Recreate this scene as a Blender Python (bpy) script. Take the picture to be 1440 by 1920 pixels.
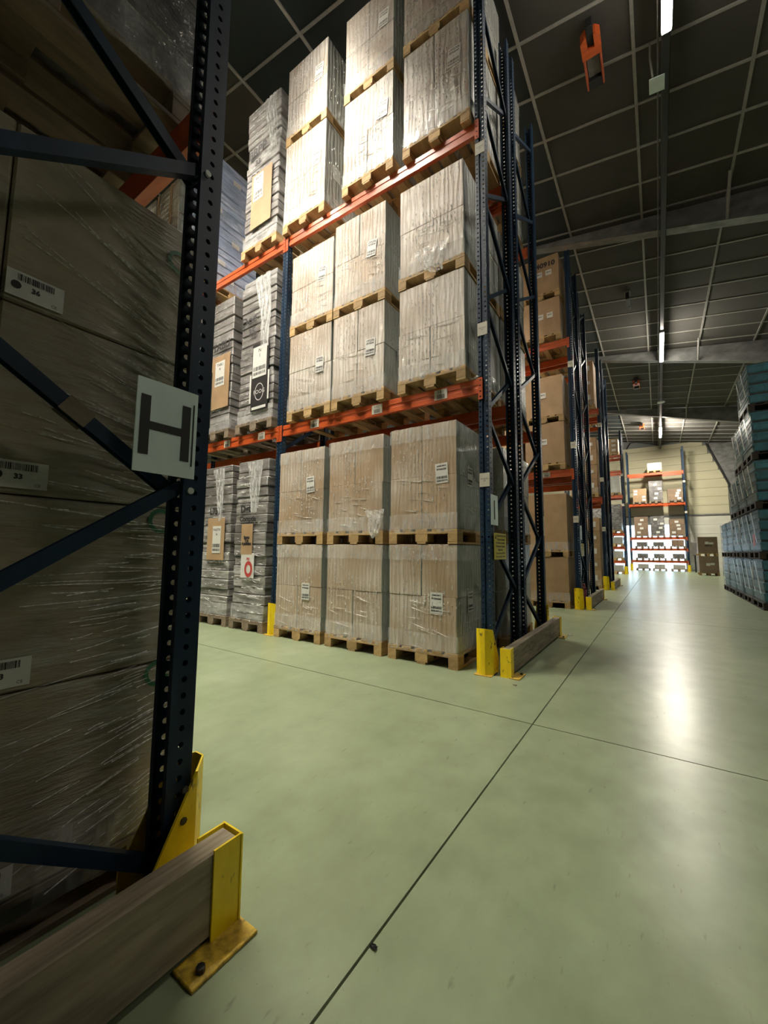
import bpy, math, random
from mathutils import Vector, Matrix, Euler
random.seed(7)
for o in list(bpy.data.objects): bpy.data.objects.remove(o)
sc = bpy.context.scene
COL = sc.collection
R = math.radians

# ------------------------------------------------------------------ camera
CAM_H = 1.1
FPX, YAW, PIT, ROL = 754.99, -0.596886, 0.0954838, 0.009169
cam_d = bpy.data.cameras.new('camera'); cam = bpy.data.objects.new('camera', cam_d); COL.objects.link(cam)
cam_d.sensor_fit = 'VERTICAL'; cam_d.sensor_height = 36.0; cam_d.lens = FPX / 1920 * 36.0
cam_d.clip_start = 0.02; cam_d.clip_end = 200
fw = Vector((math.sin(YAW) * math.cos(PIT), math.cos(YAW) * math.cos(PIT), math.sin(PIT)))
r0 = Vector((math.cos(YAW), -math.sin(YAW), 0)); u0 = r0.cross(fw)
rr = math.cos(ROL) * r0 + math.sin(ROL) * u0; uu = -math.sin(ROL) * r0 + math.cos(ROL) * u0
cam.matrix_world = Matrix(((rr.x, uu.x, -fw.x, 0), (rr.y, uu.y, -fw.y, 0), (rr.z, uu.z, -fw.z, CAM_H), (0, 0, 0, 1)))
sc.camera = cam
# ------------------------------------------------------------------ world, exposure
w = bpy.data.worlds.new('world'); sc.world = w; w.use_nodes = True
w.node_tree.nodes['Background'].inputs[0].default_value = (0.55, 0.65, 0.8, 1)
w.node_tree.nodes['Background'].inputs[1].default_value = 0.3
vs = sc.view_settings
vs.view_transform = 'Standard'; vs.look = 'None'; vs.gamma = 1.0; vs.use_curve_mapping = False
vs.exposure = 2.08
LAMP = {'aisle': 165.0, 'near': 22.0, 'middle': 62.0, 'far': 320.0, 'side': 20.0}   # radiance of the lamp diffusers; the side lamp is added
DAY = 1.6            # daylight door radiance

# ------------------------------------------------------------------ materials
MATS = {}
def nodes(name):
    m = bpy.data.materials.new(name); m.use_nodes = True
    nt = m.node_tree; nt.nodes.clear()
    out = nt.nodes.new('ShaderNodeOutputMaterial'); b = nt.nodes.new('ShaderNodeBsdfPrincipled')
    nt.links.new(b.outputs[0], out.inputs[0]); MATS[name] = m
    return m, nt, b
def N(nt, t, **kw):
    n = nt.nodes.new(t)
    for k, v in kw.items():
        if k in n.inputs: n.inputs[k].default_value = v
        else: setattr(n, k, v)
    return n
def c4(c): return (c[0], c[1], c[2], 1.0)
def pos(nt, scale, obj=False):
    if obj:
        t = nt.nodes.new('ShaderNodeTexCoord'); s = t.outputs['Object']
    else:
        t = nt.nodes.new('ShaderNodeNewGeometry'); s = t.outputs['Position']
    mp = N(nt, 'ShaderNodeMapping'); mp.inputs['Scale'].default_value = scale
    nt.links.new(s, mp.inputs[0]); return mp
def noise(nt, vec, scale=1.0, detail=3.0, rough=0.55):
    n = N(nt, 'ShaderNodeTexNoise'); n.inputs['Scale'].default_value = scale
    n.inputs['Detail'].default_value = detail; n.inputs['Roughness'].default_value = rough
    nt.links.new(vec.outputs[0], n.inputs['Vector']); return n
def ramp(nt, src, stops):
    r = nt.nodes.new('ShaderNodeValToRGB'); cr = r.color_ramp
    while len(cr.elements) < len(stops): cr.elements.new(0.5)
    for e, (p, c) in zip(cr.elements, stops):
        e.position = p; e.color = c4(c) if len(c) == 3 else c
    nt.links.new(src, r.inputs[0]); return r
def mix(nt, fac, a, b):
    m = nt.nodes.new('ShaderNodeMix'); m.data_type = 'RGBA'
    if isinstance(fac, (int, float)): m.inputs[0].default_value = fac
    else: nt.links.new(fac, m.inputs[0])
    for i, v in ((6, a), (7, b)):
        if isinstance(v, tuple): m.inputs[i].default_value = c4(v)
        else: nt.links.new(v, m.inputs[i])
    return m.outputs[2]
def bump(nt, src, strength, dist=0.01):
    b = N(nt, 'ShaderNodeBump'); b.inputs['Strength'].default_value = strength
    b.inputs['Distance'].default_value = dist; nt.links.new(src, b.inputs['Height']); return b.outputs[0]
def simple(name, col, rough=0.5, metal=0.0, vary=0.12, scale=(14, 14, 14), bumps=0.0, spec=0.5, coat=0.0):
    m, nt, b = nodes(name)
    n = noise(nt, pos(nt, scale), 1.0, 4)
    d = tuple(x * (1 - vary) for x in col); l = tuple(min(1, x * (1 + vary)) for x in col)
    r = ramp(nt, n.outputs[0], [(0.3, d), (0.7, l)])
    nt.links.new(r.outputs[0], b.inputs['Base Color'])
    b.inputs['Roughness'].default_value = rough; b.inputs['Metallic'].default_value = metal
    b.inputs['Specular IOR Level'].default_value = spec; b.inputs['Coat Weight'].default_value = coat
    if bumps: nt.links.new(bump(nt, n.outputs[0], bumps, 0.004), b.inputs['Normal'])
    return m
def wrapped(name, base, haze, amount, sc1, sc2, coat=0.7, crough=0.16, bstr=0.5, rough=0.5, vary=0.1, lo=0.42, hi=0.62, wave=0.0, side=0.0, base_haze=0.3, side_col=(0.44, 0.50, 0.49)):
    """cardboard or goods under clinging stretch film: stripes of milky film, glossy wrinkled coat"""
    m, nt, b = nodes(name)
    oi = nt.nodes.new('ShaderNodeObjectInfo')
    n0 = noise(nt, pos(nt, (5, 5, 5)), 1.0, 3)
    d = tuple(x * (1 - vary) for x in base); l = tuple(min(1, x * (1 + vary)) for x in base)
    br = ramp(nt, n0.outputs[0], [(0.3, d), (0.7, l)])
    hv = nt.nodes.new('ShaderNodeHueSaturation')
    mr = N(nt, 'ShaderNodeMapRange'); mr.inputs['To Min'].default_value = 0.85; mr.inputs['To Max'].default_value = 1.12
    nt.links.new(oi.outputs['Random'], mr.inputs[0]); nt.links.new(mr.outputs[0], hv.inputs['Value'])
    nt.links.new(br.outputs[0], hv.inputs['Color'])
    if wave:
        mp = pos(nt, (1, 1, 1)); sp = nt.nodes.new('ShaderNodeSeparateXYZ'); nt.links.new(mp.outputs[0], sp.inputs[0])
        sm = N(nt, 'ShaderNodeMath', operation='ADD'); nt.links.new(sp.outputs[0], sm.inputs[0]); nt.links.new(sp.outputs[1], sm.inputs[1])
        zz = N(nt, 'ShaderNodeMath', operation='MULTIPLY'); nt.links.new(sp.outputs[2], zz.inputs[0]); zz.inputs[1].default_value = 0.16
        cx = nt.nodes.new('ShaderNodeCombineXYZ'); nt.links.new(sm.outputs[0], cx.inputs[0]); nt.links.new(zz.outputs[0], cx.inputs[1])
        n1 = nt.nodes.new('ShaderNodeTexWave'); n1.wave_type = 'BANDS'; n1.bands_direction = 'X'
        n1.inputs['Scale'].default_value = wave; n1.inputs['Distortion'].default_value = 7.0; n1.inputs['Detail'].default_value = 3.0
        n1.inputs['Detail Scale'].default_value = 2.0; nt.links.new(cx.outputs[0], n1.inputs['Vector'])
    else: n1 = noise(nt, pos(nt, sc1), 1.0, 3, 0.6)
    n2 = noise(nt, pos(nt, sc2), 1.0, 4, 0.65)
    n3 = noise(nt, pos(nt, (1.3, 1.3, 1.6)), 1.0, 2)
    r1 = ramp(nt, n1.outputs[1 if wave else 0], [(lo, (0, 0, 0)), (hi, (1, 1, 1))])
    r3 = ramp(nt, n3.outputs[0], [(0.34, (0.05, 0.05, 0.05)), (0.64, (1, 1, 1))])
    mu = N(nt, 'ShaderNodeMath', operation='MULTIPLY'); nt.links.new(r1.outputs[0], mu.inputs[0]); nt.links.new(r3.outputs[0], mu.inputs[1])
    mu2 = N(nt, 'ShaderNodeMath', operation='MULTIPLY'); nt.links.new(mu.outputs[0], mu2.inputs[0]); mu2.inputs[1].default_value = amount
    if wave:
        ma = N(nt, 'ShaderNodeMath', operation='MULTIPLY_ADD'); nt.links.new(r3.outputs[0], ma.inputs[0]); ma.inputs[1].default_value = base_haze
        nt.links.new(mu2.outputs[0], ma.inputs[2]); ma.use_clamp = True; mu2 = ma
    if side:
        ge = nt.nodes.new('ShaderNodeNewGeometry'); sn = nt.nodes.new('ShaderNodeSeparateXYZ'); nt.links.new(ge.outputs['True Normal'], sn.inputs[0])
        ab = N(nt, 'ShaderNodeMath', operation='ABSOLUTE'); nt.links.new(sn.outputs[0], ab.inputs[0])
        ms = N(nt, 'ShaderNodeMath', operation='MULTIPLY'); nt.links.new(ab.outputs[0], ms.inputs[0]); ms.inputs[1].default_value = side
        base_out = mix(nt, ms.outputs[0], mix(nt, mu2.outputs[0], hv.outputs[0], haze), side_col)  # tints X-facing sides; on cartons this paints in a cool daylight reflection
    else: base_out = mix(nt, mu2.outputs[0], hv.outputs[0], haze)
    nt.links.new(base_out, b.inputs['Base Color'])
    b.inputs['Roughness'].default_value = rough; b.inputs['Coat Weight'].default_value = coat
    b.inputs['Coat Roughness'].default_value = crough; b.inputs['Specular IOR Level'].default_value = 0.3
    ad = N(nt, 'ShaderNodeMath', operation='ADD'); nt.links.new(n1.outputs[1 if wave else 0], ad.inputs[0]); nt.links.new(n2.outputs[0], ad.inputs[1])
    bn = bump(nt, ad.outputs[0], min(1.0, bstr * 1.7), 0.02)
    nt.links.new(bn, b.inputs['Coat Normal'])
    nt.links.new(bump(nt, ad.outputs[0], bstr * 0.4, 0.012), b.inputs['Normal'])
    return m
def film_mat(name, tint, alpha, rough=0.18, sc1=(14, 14, 3)):
    m, nt, b = nodes(name)
    n = noise(nt, pos(nt, sc1), 1.0, 4, 0.65)
    r = ramp(nt, n.outputs[0], [(0.38, (alpha * 0.45,) * 3), (0.66, (min(1, alpha * 1.7),) * 3)])
    nt.links.new(r.outputs[0], b.inputs['Alpha'])
    b.inputs['Base Color'].default_value = c4(tint); b.inputs['Roughness'].default_value = rough
    nt.links.new(bump(nt, n.outputs[0], 0.6, 0.01), b.inputs['Normal'])
    return m
def emis(name, col, strength):
    m = bpy.data.materials.new(name); m.use_nodes = True; nt = m.node_tree; nt.nodes.clear()
    o = nt.nodes.new('ShaderNodeOutputMaterial'); e = nt.nodes.new('ShaderNodeEmission')
    e.inputs[0].default_value = c4(col); e.inputs[1].default_value = strength
    nt.links.new(e.outputs[0], o.inputs[0]); MATS[name] = m; return m

# floor: sealed green-grey concrete
m, nt, b = nodes('floor')
n1 = noise(nt, pos(nt, (1.3, 1.0, 1)), 1.0, 3, 0.55); n2 = noise(nt, pos(nt, (5.5, 4.0, 5)), 1.0, 3, 0.6); n3 = noise(nt, pos(nt, (40, 9, 1)), 1.0, 3)
ra = ramp(nt, n1.outputs[0], [(0.3, (0.225, 0.275, 0.16)), (0.7, (0.30, 0.355, 0.225))])
rb = ramp(nt, n2.outputs[0], [(0.26, (0.72, 0.72, 0.69)), (0.7, (1.06, 1.06, 1.06))])
mm = nt.nodes.new('ShaderNodeMix'); mm.data_type = 'RGBA'; mm.blend_type = 'MULTIPLY'; mm.inputs[0].default_value = 0.7
nt.links.new(ra.outputs[0], mm.inputs[6]); nt.links.new(rb.outputs[0], mm.inputs[7])
rs = ramp(nt, n3.outputs[0], [(0.66, (0, 0, 0)), (0.76, (0.55, 0.55, 0.55))])
n5 = noise(nt, pos(nt, (90, 70, 1)), 1.0, 2); rq = ramp(nt, n5.outputs[0], [(0.7, (0, 0, 0)), (0.78, (0.6, 0.6, 0.6))])
mxs = N(nt, 'ShaderNodeMath', operation='MAXIMUM'); nt.links.new(rs.outputs[0], mxs.inputs[0]); nt.links.new(rq.outputs[0], mxs.inputs[1])
nt.links.new(mix(nt, mxs.outputs[0], mm.outputs[2], (0.10, 0.105, 0.07)), b.inputs['Base Color'])
b.inputs['Roughness'].default_value = 0.295; b.inputs['Specular IOR Level'].default_value = 0.42
nt.links.new(bump(nt, n2.outputs[0], 0.035, 0.006), b.inputs['Normal'])
simple('joint', (0.05, 0.035, 0.022), 0.9)
simple('ceil_panel', (0.062, 0.058, 0.050), 0.85, vary=0.1, scale=(2, 2, 2))
simple('ceil_dark', (0.014, 0.021, 0.023), 0.7, vary=0.1, scale=(2, 2, 2))
simple('ceil_bar', (0.30, 0.285, 0.26), 0.5)
simple('galv', (0.19, 0.19, 0.18), 0.45, 0.3, vary=0.35, scale=(3, 5, 5))
simple('wall', (0.46, 0.43, 0.29), 0.75, vary=0.07, scale=(0.4, 0.4, 4))
simple('wall_low', (0.55, 0.54, 0.46), 0.75, vary=0.07, scale=(0.4, 0.4, 4))
simple('wall_grey', (0.16, 0.165, 0.155), 0.8)
simple('blue_steel', (0.008, 0.026, 0.055), 0.45, vary=0.35, scale=(9, 9, 3), spec=0.3)
simple('brace_steel', (0.010, 0.028, 0.056), 0.45, vary=0.3, scale=(9, 9, 5), spec=0.3)
simple('orange', (0.50, 0.085, 0.018), 0.38, vary=0.2, scale=(6, 30, 30), coat=0.15)
simple('orange_dull', (0.42, 0.09, 0.035), 0.5, vary=0.15)
m, nt, b = nodes('yellow')
ny1 = noise(nt, pos(nt, (18, 18, 10)), 1.0, 4); ny2 = noise(nt, pos(nt, (26, 26, 12)), 1.0, 3, 0.6)
ry = ramp(nt, ny1.outputs[0], [(0.3, (0.86, 0.60, 0.004)), (0.7, (0.98, 0.74, 0.01))]); rz = ramp(nt, ny2.outputs[0], [(0.62, (0, 0, 0)), (0.69, (0.85, 0.85, 0.85))])
nt.links.new(mix(nt, rz.outputs[0], ry.outputs[0], (0.12, 0.08, 0.03)), b.inputs['Base Color']); b.inputs['Roughness'].default_value = 0.42
nt.links.new(bump(nt, ny1.outputs[0], 0.15, 0.004), b.inputs['Normal'])
simple('yellow_worn', (0.50, 0.33, 0.03), 0.55, vary=0.5, scale=(40, 40, 20), bumps=0.3)
simple('sign_yellow', (0.62, 0.52, 0.03), 0.4, vary=0.05)
simple('sign_white', (0.78, 0.92, 0.92), 0.4, vary=0.06, scale=(6, 6, 6))
simple('label_cream', (0.55, 0.53, 0.44), 0.5, vary=0.05)
simple('paper', (0.66, 0.66, 0.62), 0.5, vary=0.06, scale=(30, 30, 30), coat=0.5)
simple('print', (0.018, 0.018, 0.018), 0.6)
simple('pen', (0.03, 0.028, 0.028), 0.6)
simple('red_print', (0.5, 0.06, 0.05), 0.5)
simple('green_print', (0.02, 0.13, 0.055), 0.5)
simple('white_print', (0.6, 0.6, 0.58), 0.5)
simple('black', (0.012, 0.012, 0.013), 0.45)
simple('black_card', (0.03, 0.028, 0.027), 0.4, coat=0.5)
simple('white_metal', (0.65, 0.68, 0.66), 0.35)
simple('maroon', (0.16, 0.035, 0.045), 0.4)
simple('grey_mesh', (0.14, 0.13, 0.12), 0.6)
def wood(name, a, bb, sc1):
    m, nt, b = nodes(name); n = noise(nt, pos(nt, sc1, True), 1.0, 5, 0.6)
    r = ramp(nt, n.outputs[0], [(0.3, a), (0.7, bb)])
    oi = nt.nodes.new('ShaderNodeObjectInfo'); hv = nt.nodes.new('ShaderNodeHueSaturation')
    mr = N(nt, 'ShaderNodeMapRange'); mr.inputs['To Min'].default_value = 0.75; mr.inputs['To Max'].default_value = 1.2
    nt.links.new(oi.outputs['Random'], mr.inputs[0]); nt.links.new(mr.outputs[0], hv.inputs['Value'])
    nt.links.new(r.outputs[0], hv.inputs['Color']); nt.links.new(hv.outputs[0], b.inputs['Base Color'])
    b.inputs['Roughness'].default_value = 0.75
    nt.links.new(bump(nt, n.outputs[0], 0.2, 0.003), b.inputs['Normal'])
wood('pine', (0.33, 0.21, 0.085), (0.50, 0.34, 0.15), (25, 4, 25))
wood('old_wood', (0.16, 0.12, 0.08), (0.27, 0.21, 0.145), (25, 4, 25))
wood('plank', (0.13, 0.105, 0.065), (0.36, 0.30, 0.21), (42, 3.0, 22))
wood('dark_wood', (0.03, 0.022, 0.016), (0.07, 0.05, 0.035), (25, 4, 25))
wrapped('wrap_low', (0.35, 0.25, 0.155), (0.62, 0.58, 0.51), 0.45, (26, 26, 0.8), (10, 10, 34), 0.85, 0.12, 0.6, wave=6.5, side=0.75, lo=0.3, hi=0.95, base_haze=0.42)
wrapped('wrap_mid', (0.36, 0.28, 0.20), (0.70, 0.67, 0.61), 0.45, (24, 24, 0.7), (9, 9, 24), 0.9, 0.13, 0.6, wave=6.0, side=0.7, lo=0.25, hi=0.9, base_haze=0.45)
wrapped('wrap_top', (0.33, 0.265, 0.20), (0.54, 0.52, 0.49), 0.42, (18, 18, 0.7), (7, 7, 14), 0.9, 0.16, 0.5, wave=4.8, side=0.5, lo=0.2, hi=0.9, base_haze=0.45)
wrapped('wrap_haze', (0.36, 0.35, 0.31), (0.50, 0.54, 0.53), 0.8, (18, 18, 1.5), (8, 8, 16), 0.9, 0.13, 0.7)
wrapped('wrap_near', (0.30, 0.25, 0.165), (0.40, 0.40, 0.34), 0.7, (3, 5, 34), (4, 9, 60), 0.9, 0.13, 0.8, vary=0.2)
wrapped('wrap_grey', (0.15, 0.138, 0.13), (0.50, 0.49, 0.475), 0.85, (4, 4, 16), (9, 9, 34), 0.9, 0.13, 0.9, lo=0.36, hi=0.62)
wrapped('wrap_blue', (0.33, 0.42, 0.62), (0.72, 0.80, 0.92), 0.9, (3, 3, 20), (9, 9, 40), 0.9, 0.15, 0.8)
wrapped('wrap_dark', (0.09, 0.085, 0.08), (0.42, 0.42, 0.4), 0.6, (6, 6, 14), (10, 10, 20), 0.9, 0.15, 0.8)
wrapped('kraft', (0.40, 0.265, 0.145), (0.46, 0.33, 0.2), 0.4, (6, 6, 2), (3, 3, 6), 0.12, 0.35, 0.1, 0.65)
wrapped('kraft_dull', (0.21, 0.145, 0.095), (0.25, 0.18, 0.12), 0.4, (6, 6, 2), (3, 3, 6), 0.12, 0.35, 0.1, 0.65)
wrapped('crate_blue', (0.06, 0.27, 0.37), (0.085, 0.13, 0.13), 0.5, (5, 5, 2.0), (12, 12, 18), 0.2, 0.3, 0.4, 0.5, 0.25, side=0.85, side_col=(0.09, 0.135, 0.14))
film_mat('film', (0.85, 0.86, 0.84), 0.22)
film_mat('film_dense', (0.85, 0.86, 0.84), 0.36, 0.14, (34, 34, 5))
film_mat('sticker', (0.62, 0.66, 0.64), 0.85, 0.3, (40, 40, 40))
film_mat('crease', (0.95, 0.95, 0.93), 0.75, 0.22, (60, 60, 60))  # near-white colour paints glints onto the film ridges
film_mat('film_teal', (0.20, 0.33, 0.35), 0.2, 0.35, (5, 9, 3))
for k_, v_ in LAMP.items(): emis('tube_' + k_, (1.0, 0.93, 0.80), v_)
emis('daylight', (0.62, 0.84, 1.0), DAY)

# ------------------------------------------------------------------ mesh helpers
class MB:
    def __init__(s): s.v = []; s.f = []
    def add(s, vs, fs):
        k = len(s.v); s.v += [tuple(p) for p in vs]; s.f += [tuple(i + k for i in f) for f in fs]; return s
    def box(s, c, d, ch=0.0):
        x, y, z = c; a, b, h = d[0] / 2, d[1] / 2, d[2] / 2
        if ch <= 0:
            v = [(x + i * a, y + j * b, z + k * h) for i in (-1, 1) for j in (-1, 1) for k in (-1, 1)]
            return s.add(v, [(0, 1, 3, 2), (4, 6, 7, 5), (0, 4, 5, 1), (2, 3, 7, 6), (0, 2, 6, 4), (1, 5, 7, 3)])
        v = []; ix = {}
        for i in (-1, 1):
            for j in (-1, 1):
                for k in (-1, 1):
                    for ax in range(3):
                        p = [i * (a - ch), j * (b - ch), k * (h - ch)]
                        p[ax] = (i * a, j * b, k * h)[ax]
                        ix[(i, j, k, ax)] = len(v); v.append((x + p[0], y + p[1], z + p[2]))
        f = []
        for ax in range(3):
            o1, o2 = [q for q in range(3) if q != ax]
            for sgn in (-1, 1):
                q = []
                for s1, s2 in ((-1, -1), (1, -1), (1, 1), (-1, 1)):
                    t = [0, 0, 0]; t[ax] = sgn; t[o1] = s1; t[o2] = s2; q.append(ix[(t[0], t[1], t[2], ax)])
                f.append(tuple(q))
        for ax in range(3):
            o1, o2 = [q for q in range(3) if q != ax]
            for s1 in (-1, 1):
                for s2 in (-1, 1):
                    q = []
                    for e, a2 in ((-1, o1), (1, o1), (1, o2), (-1, o2)):
                        t = [0, 0, 0]; t[ax] = e; t[o1] = s1; t[o2] = s2; q.append(ix[(t[0], t[1], t[2], a2)])
                    f.append(tuple(q))
        for i in (-1, 1):
            for j in (-1, 1):
                for k in (-1, 1): f.append((ix[(i, j, k, 0)], ix[(i, j, k, 1)], ix[(i, j, k, 2)]))
        return s.add(v, f)
    def prism(s, poly, axis, t0, t1):
        """extrude a 2D polygon along axis (0,1,2)"""
        n = len(poly); v = []
        for t in (t0, t1):
            for p in poly:
                q = list(p); q.insert(axis, t); v.append(tuple(q))
        f = [tuple(range(n))[::-1], tuple(range(n, 2 * n))] + [(i, (i + 1) % n, n + (i + 1) % n, n + i) for i in range(n)]
        return s.add(v, f)
    def cyl(s, p0, p1, r, n=10, r2=None):
        p0 = Vector(p0); p1 = Vector(p1); d = (p1 - p0).normalized(); a = d.orthogonal().normalized(); b = d.cross(a)
        r2 = r if r2 is None else r2; v = []
        for p, q in ((p0, r), (p1, r2)):
            for i in range(n):
                t = 2 * math.pi * i / n; v.append(tuple(p + a * q * math.cos(t) + b * q * math.sin(t)))
        f = [tuple(range(n))[::-1], tuple(range(n, 2 * n))] + [(i, (i + 1) % n, n + (i + 1) % n, n + i) for i in range(n)]
        return s.add(v, f)
    def tube(s, pts, r, n=6):
        for a, b in zip(pts[:-1], pts[1:]): s.cyl(a, b, r, n)
        return s
    def mesh(s, name, mat, smooth=False, fix=True):
        me = bpy.data.meshes.new(name); me.from_pydata(s.v, [], s.f)
        if fix:
            import bmesh
            bm = bmesh.new(); bm.from_mesh(me); bmesh.ops.recalc_face_normals(bm, faces=bm.faces); bm.to_mesh(me); bm.free()
        me.materials.append(MATS[mat])
        if smooth: me.polygons.foreach_set('use_smooth', [True] * len(me.polygons))
        me.update(); return me
CACHE = {}
def boxmesh(d, mat, ch=0.004):
    k = (round(d[0], 4), round(d[1], 4), round(d[2], 4), mat, ch)
    if k not in CACHE: CACHE[k] = MB().box((0, 0, 0), d, ch).mesh('block', mat)
    return CACHE[k]
def ob(name, me, parent=None, loc=(0, 0, 0), rot=None):
    o = bpy.data.objects.new(name, me); COL.objects.link(o); o.location = loc
    if rot: o.rotation_euler = rot
    if parent: o.parent = parent
    return o
def tag(o, label, cat, group=None):
    o['label'] = label; o['category'] = cat
    if group: o['group'] = group
    return o
def thing(name, label, cat, loc=(0, 0, 0), group=None, rz=0):
    return tag(ob(name, None, None, loc, (0, 0, rz) if rz else None), label, cat, group)
def struct(name, me, loc=(0, 0, 0), label=None, parent=None):
    o = ob(name, me, parent, loc)
    if not parent: o['kind'] = 'structure'
    if label: o['label'] = label
    return o
def txt(body, size, mat='print', align='CENTER', bold=0.0):
    k = ('txt', body, size, mat, align, bold)
    if k in CACHE: return CACHE[k]
    cu = bpy.data.curves.new('txt', 'FONT'); cu.body = body; cu.size = size; cu.align_x = align; cu.align_y = 'CENTER'
    cu.offset = bold; cu.resolution_u = 2; cu.space_line = 0.85
    t = bpy.data.objects.new('txt', cu); COL.objects.link(t); bpy.context.view_layer.update()
    me = bpy.data.meshes.new_from_object(t.evaluated_get(bpy.context.evaluated_depsgraph_get()))
    bpy.data.objects.remove(t); me.materials.clear(); me.materials.append(MATS[mat]); CACHE[k] = me; return me
FRONT = Euler((R(90), 0, 0))                 # text on a face looking to -Y
SIDE = Euler((R(90), 0, R(90)))              # text on a face looking to +X
SIDEN = Euler((R(90), 0, R(-90)))            # text on a face looking to -X
def barcode(wd, ht, seed, mat='print'):
    k = ('bar', wd, ht, seed)
    if k not in CACHE:
        rd = random.Random(seed); b = MB(); x = -wd / 2
        while x < wd / 2:
            t = rd.choice((1, 1, 2, 3)) * wd / 70
            b.add([(x, -ht / 2, 0), (min(x + t, wd / 2), -ht / 2, 0), (min(x + t, wd / 2), ht / 2, 0), (x, ht / 2, 0)], [(0, 1, 2, 3)])
            x += t + rd.choice((1, 1, 2)) * wd / 70
        CACHE[k] = b.mesh('bars', mat, fix=False)
    return CACHE[k]

# ------------------------------------------------------------------ the hall
def CZ(x): return 8.5 - 0.151 * x            # sloping ceiling plane
XL, XR, YB, YF = -15.0, 8.0, -6.0, 32.0
# floor: concrete bays separated by sawn joints
fl = struct('floor', MB().box(((XL + XR) / 2, (YB + YF) / 2, -0.06), (XR - XL, YF - YB, 0.09)).mesh('floor', 'joint'), label='green grey sealed concrete floor with sawn joints')
jx = [XL, -6.25, -0.72, 4.8, XR]; jy = [YB, -2.45, 2.776, 8.0, 13.25, 18.5, 23.7, 28.9, YF]
for i in range(len(jx) - 1):
    for j in range(len(jy) - 1):
        a, b_, c, d = jx[i] + 0.004, jx[i + 1] - 0.004, jy[j] + 0.005, jy[j + 1] - 0.005
        ob('concrete_bay', MB().box(((a + b_) / 2, (c + d) / 2, -0.0075), (b_ - a, d - c, 0.015)).mesh('bay', 'floor'), fl)
# ceiling deck, panels and bars
TS, TP = 1.436, 0.862
XA = -1.40; YA = 5.55
dk = MB().prism([(XL, CZ(XL) + 0.05), (XR, CZ(XR) + 0.05), (XR, CZ(XR) + 0.15), (XL, CZ(XL) + 0.15)], 1, YB, YF)
ceil = struct('ceiling', dk.mesh('deck', 'ceil_dark'), label='dark sloping panelled ceiling with pale grid bars')
cells = []
i0 = int(math.floor((XL - XA) / TS)); i1 = int(math.ceil((XR - XA) / TS)); j0 = int(math.floor((YB - YA) / TP)); j1 = int(math.ceil((YF - YA) / TP))
ang = math.atan(-0.151); cs = math.cos(ang)
for i in range(i0, i1):
    for j in range(j0, j1):
        xa, xb = max(XL, XA + i * TS), min(XR, XA + (i + 1) * TS); ya, yb = max(YB, YA + j * TP), min(YF, YA + (j + 1) * TP)
        if xb - xa < 0.1 or yb - ya < 0.1: continue
        xm, ym = (xa + xb) / 2, (ya + yb) / 2; p = Vector((xm, ym, CZ(xm) - CAM_H))
        dz = p.dot(fw); vis = dz > 0 and abs(p.dot(rr) / dz) < 1.05 and abs(p.dot(uu) / dz) < 1.4
        cells.append((0 if vis else 1, p.length, xm, ym, xb - xa, yb - ya, 'ceil_dark' if i in (-1, -2, -3) else 'ceil_panel'))
cells.sort()
def cellmesh(c): return (c[4] / cs - 0.012, c[5] - 0.012, 0.03)
for c in cells[:300]:
    ob('ceiling_panel', boxmesh(cellmesh(c), c[6], 0.004), ceil, (c[2], c[3], CZ(c[2]) + 0.025), (0, -ang, 0))
for mt in ('ceil_panel', 'ceil_dark'):
    b = MB()
    for c in cells[300:]:
        if c[6] != mt: continue
        x, y = c[2], c[3]; hx, hy = c[4] / 2 - 0.006, c[5] / 2 - 0.006
        b.prism([(x - hx, CZ(x - hx) + 0.01), (x + hx, CZ(x + hx) + 0.01), (x + hx, CZ(x + hx) + 0.04), (x - hx, CZ(x - hx) + 0.04)], 1, y - hy, y + hy)
    o = ob('ceiling_panels', b.mesh('panels', mt), ceil); o['kind'] = 'stuff'
for i in range(i0 + 1, i1):
    x = XA + i * TS
    ob('ceiling_bar', MB().box((0, 0, 0), (0.045, YF - YB, 0.03)).mesh('bar', 'ceil_bar'), ceil, (x, (YF + YB) / 2, CZ(x) - 0.005))
barx = MB().box((0, 0, 0), ((XR - XL) / cs, 0.04, 0.02)).mesh('bar', 'ceil_bar')
for j in range(j0 + 1, j1):
    ob('ceiling_bar', barx, ceil, ((XL + XR) / 2, YA + j * TP, CZ((XL + XR) / 2)), (0, -ang, 0))
# galvanised roof beams, deeper towards the right eave
def dep(x): return 0.12 + max(0, x + 2.25) * 0.115
for n, (y, nm) in enumerate(((10.06, 'nearest'), (17.2, 'second nearest'), (24.4, 'third nearest'))):
    xs = [XL, -8, -2.25, 0, 2, 4, 6, XR]
    b = MB()
    b.prism([(x, CZ(x) - 0.02) for x in xs] + [(x, CZ(x) - dep(x)) for x in xs[::-1]], 1, y - 0.05, y + 0.05)
    for q in range(len(xs) - 1):
        xa, xb = xs[q], xs[q + 1]
        b.prism([(xa, CZ(xa) - dep(xa)), (xb, CZ(xb) - dep(xb)), (xb, CZ(xb) - dep(xb) - 0.015), (xa, CZ(xa) - dep(xa) - 0.015)], 1, y - 0.11, y + 0.11)
    rb = struct('trim_%d' % (n + 1), b.mesh('rafter', 'galv'), label='galvanised tapered roof beam, %s to the camera' % nm)
    for s in (-1, 1):
        k = MB().cyl((1.44, y + s * 0.75, CZ(1.44) - 0.03), (1.44, y + s * 0.06, CZ(1.44) - dep(1.44) + 0.02), 0.028, 8)
        ob('fly_brace', k.mesh('strut', 'ceil_bar'), rb)
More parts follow.
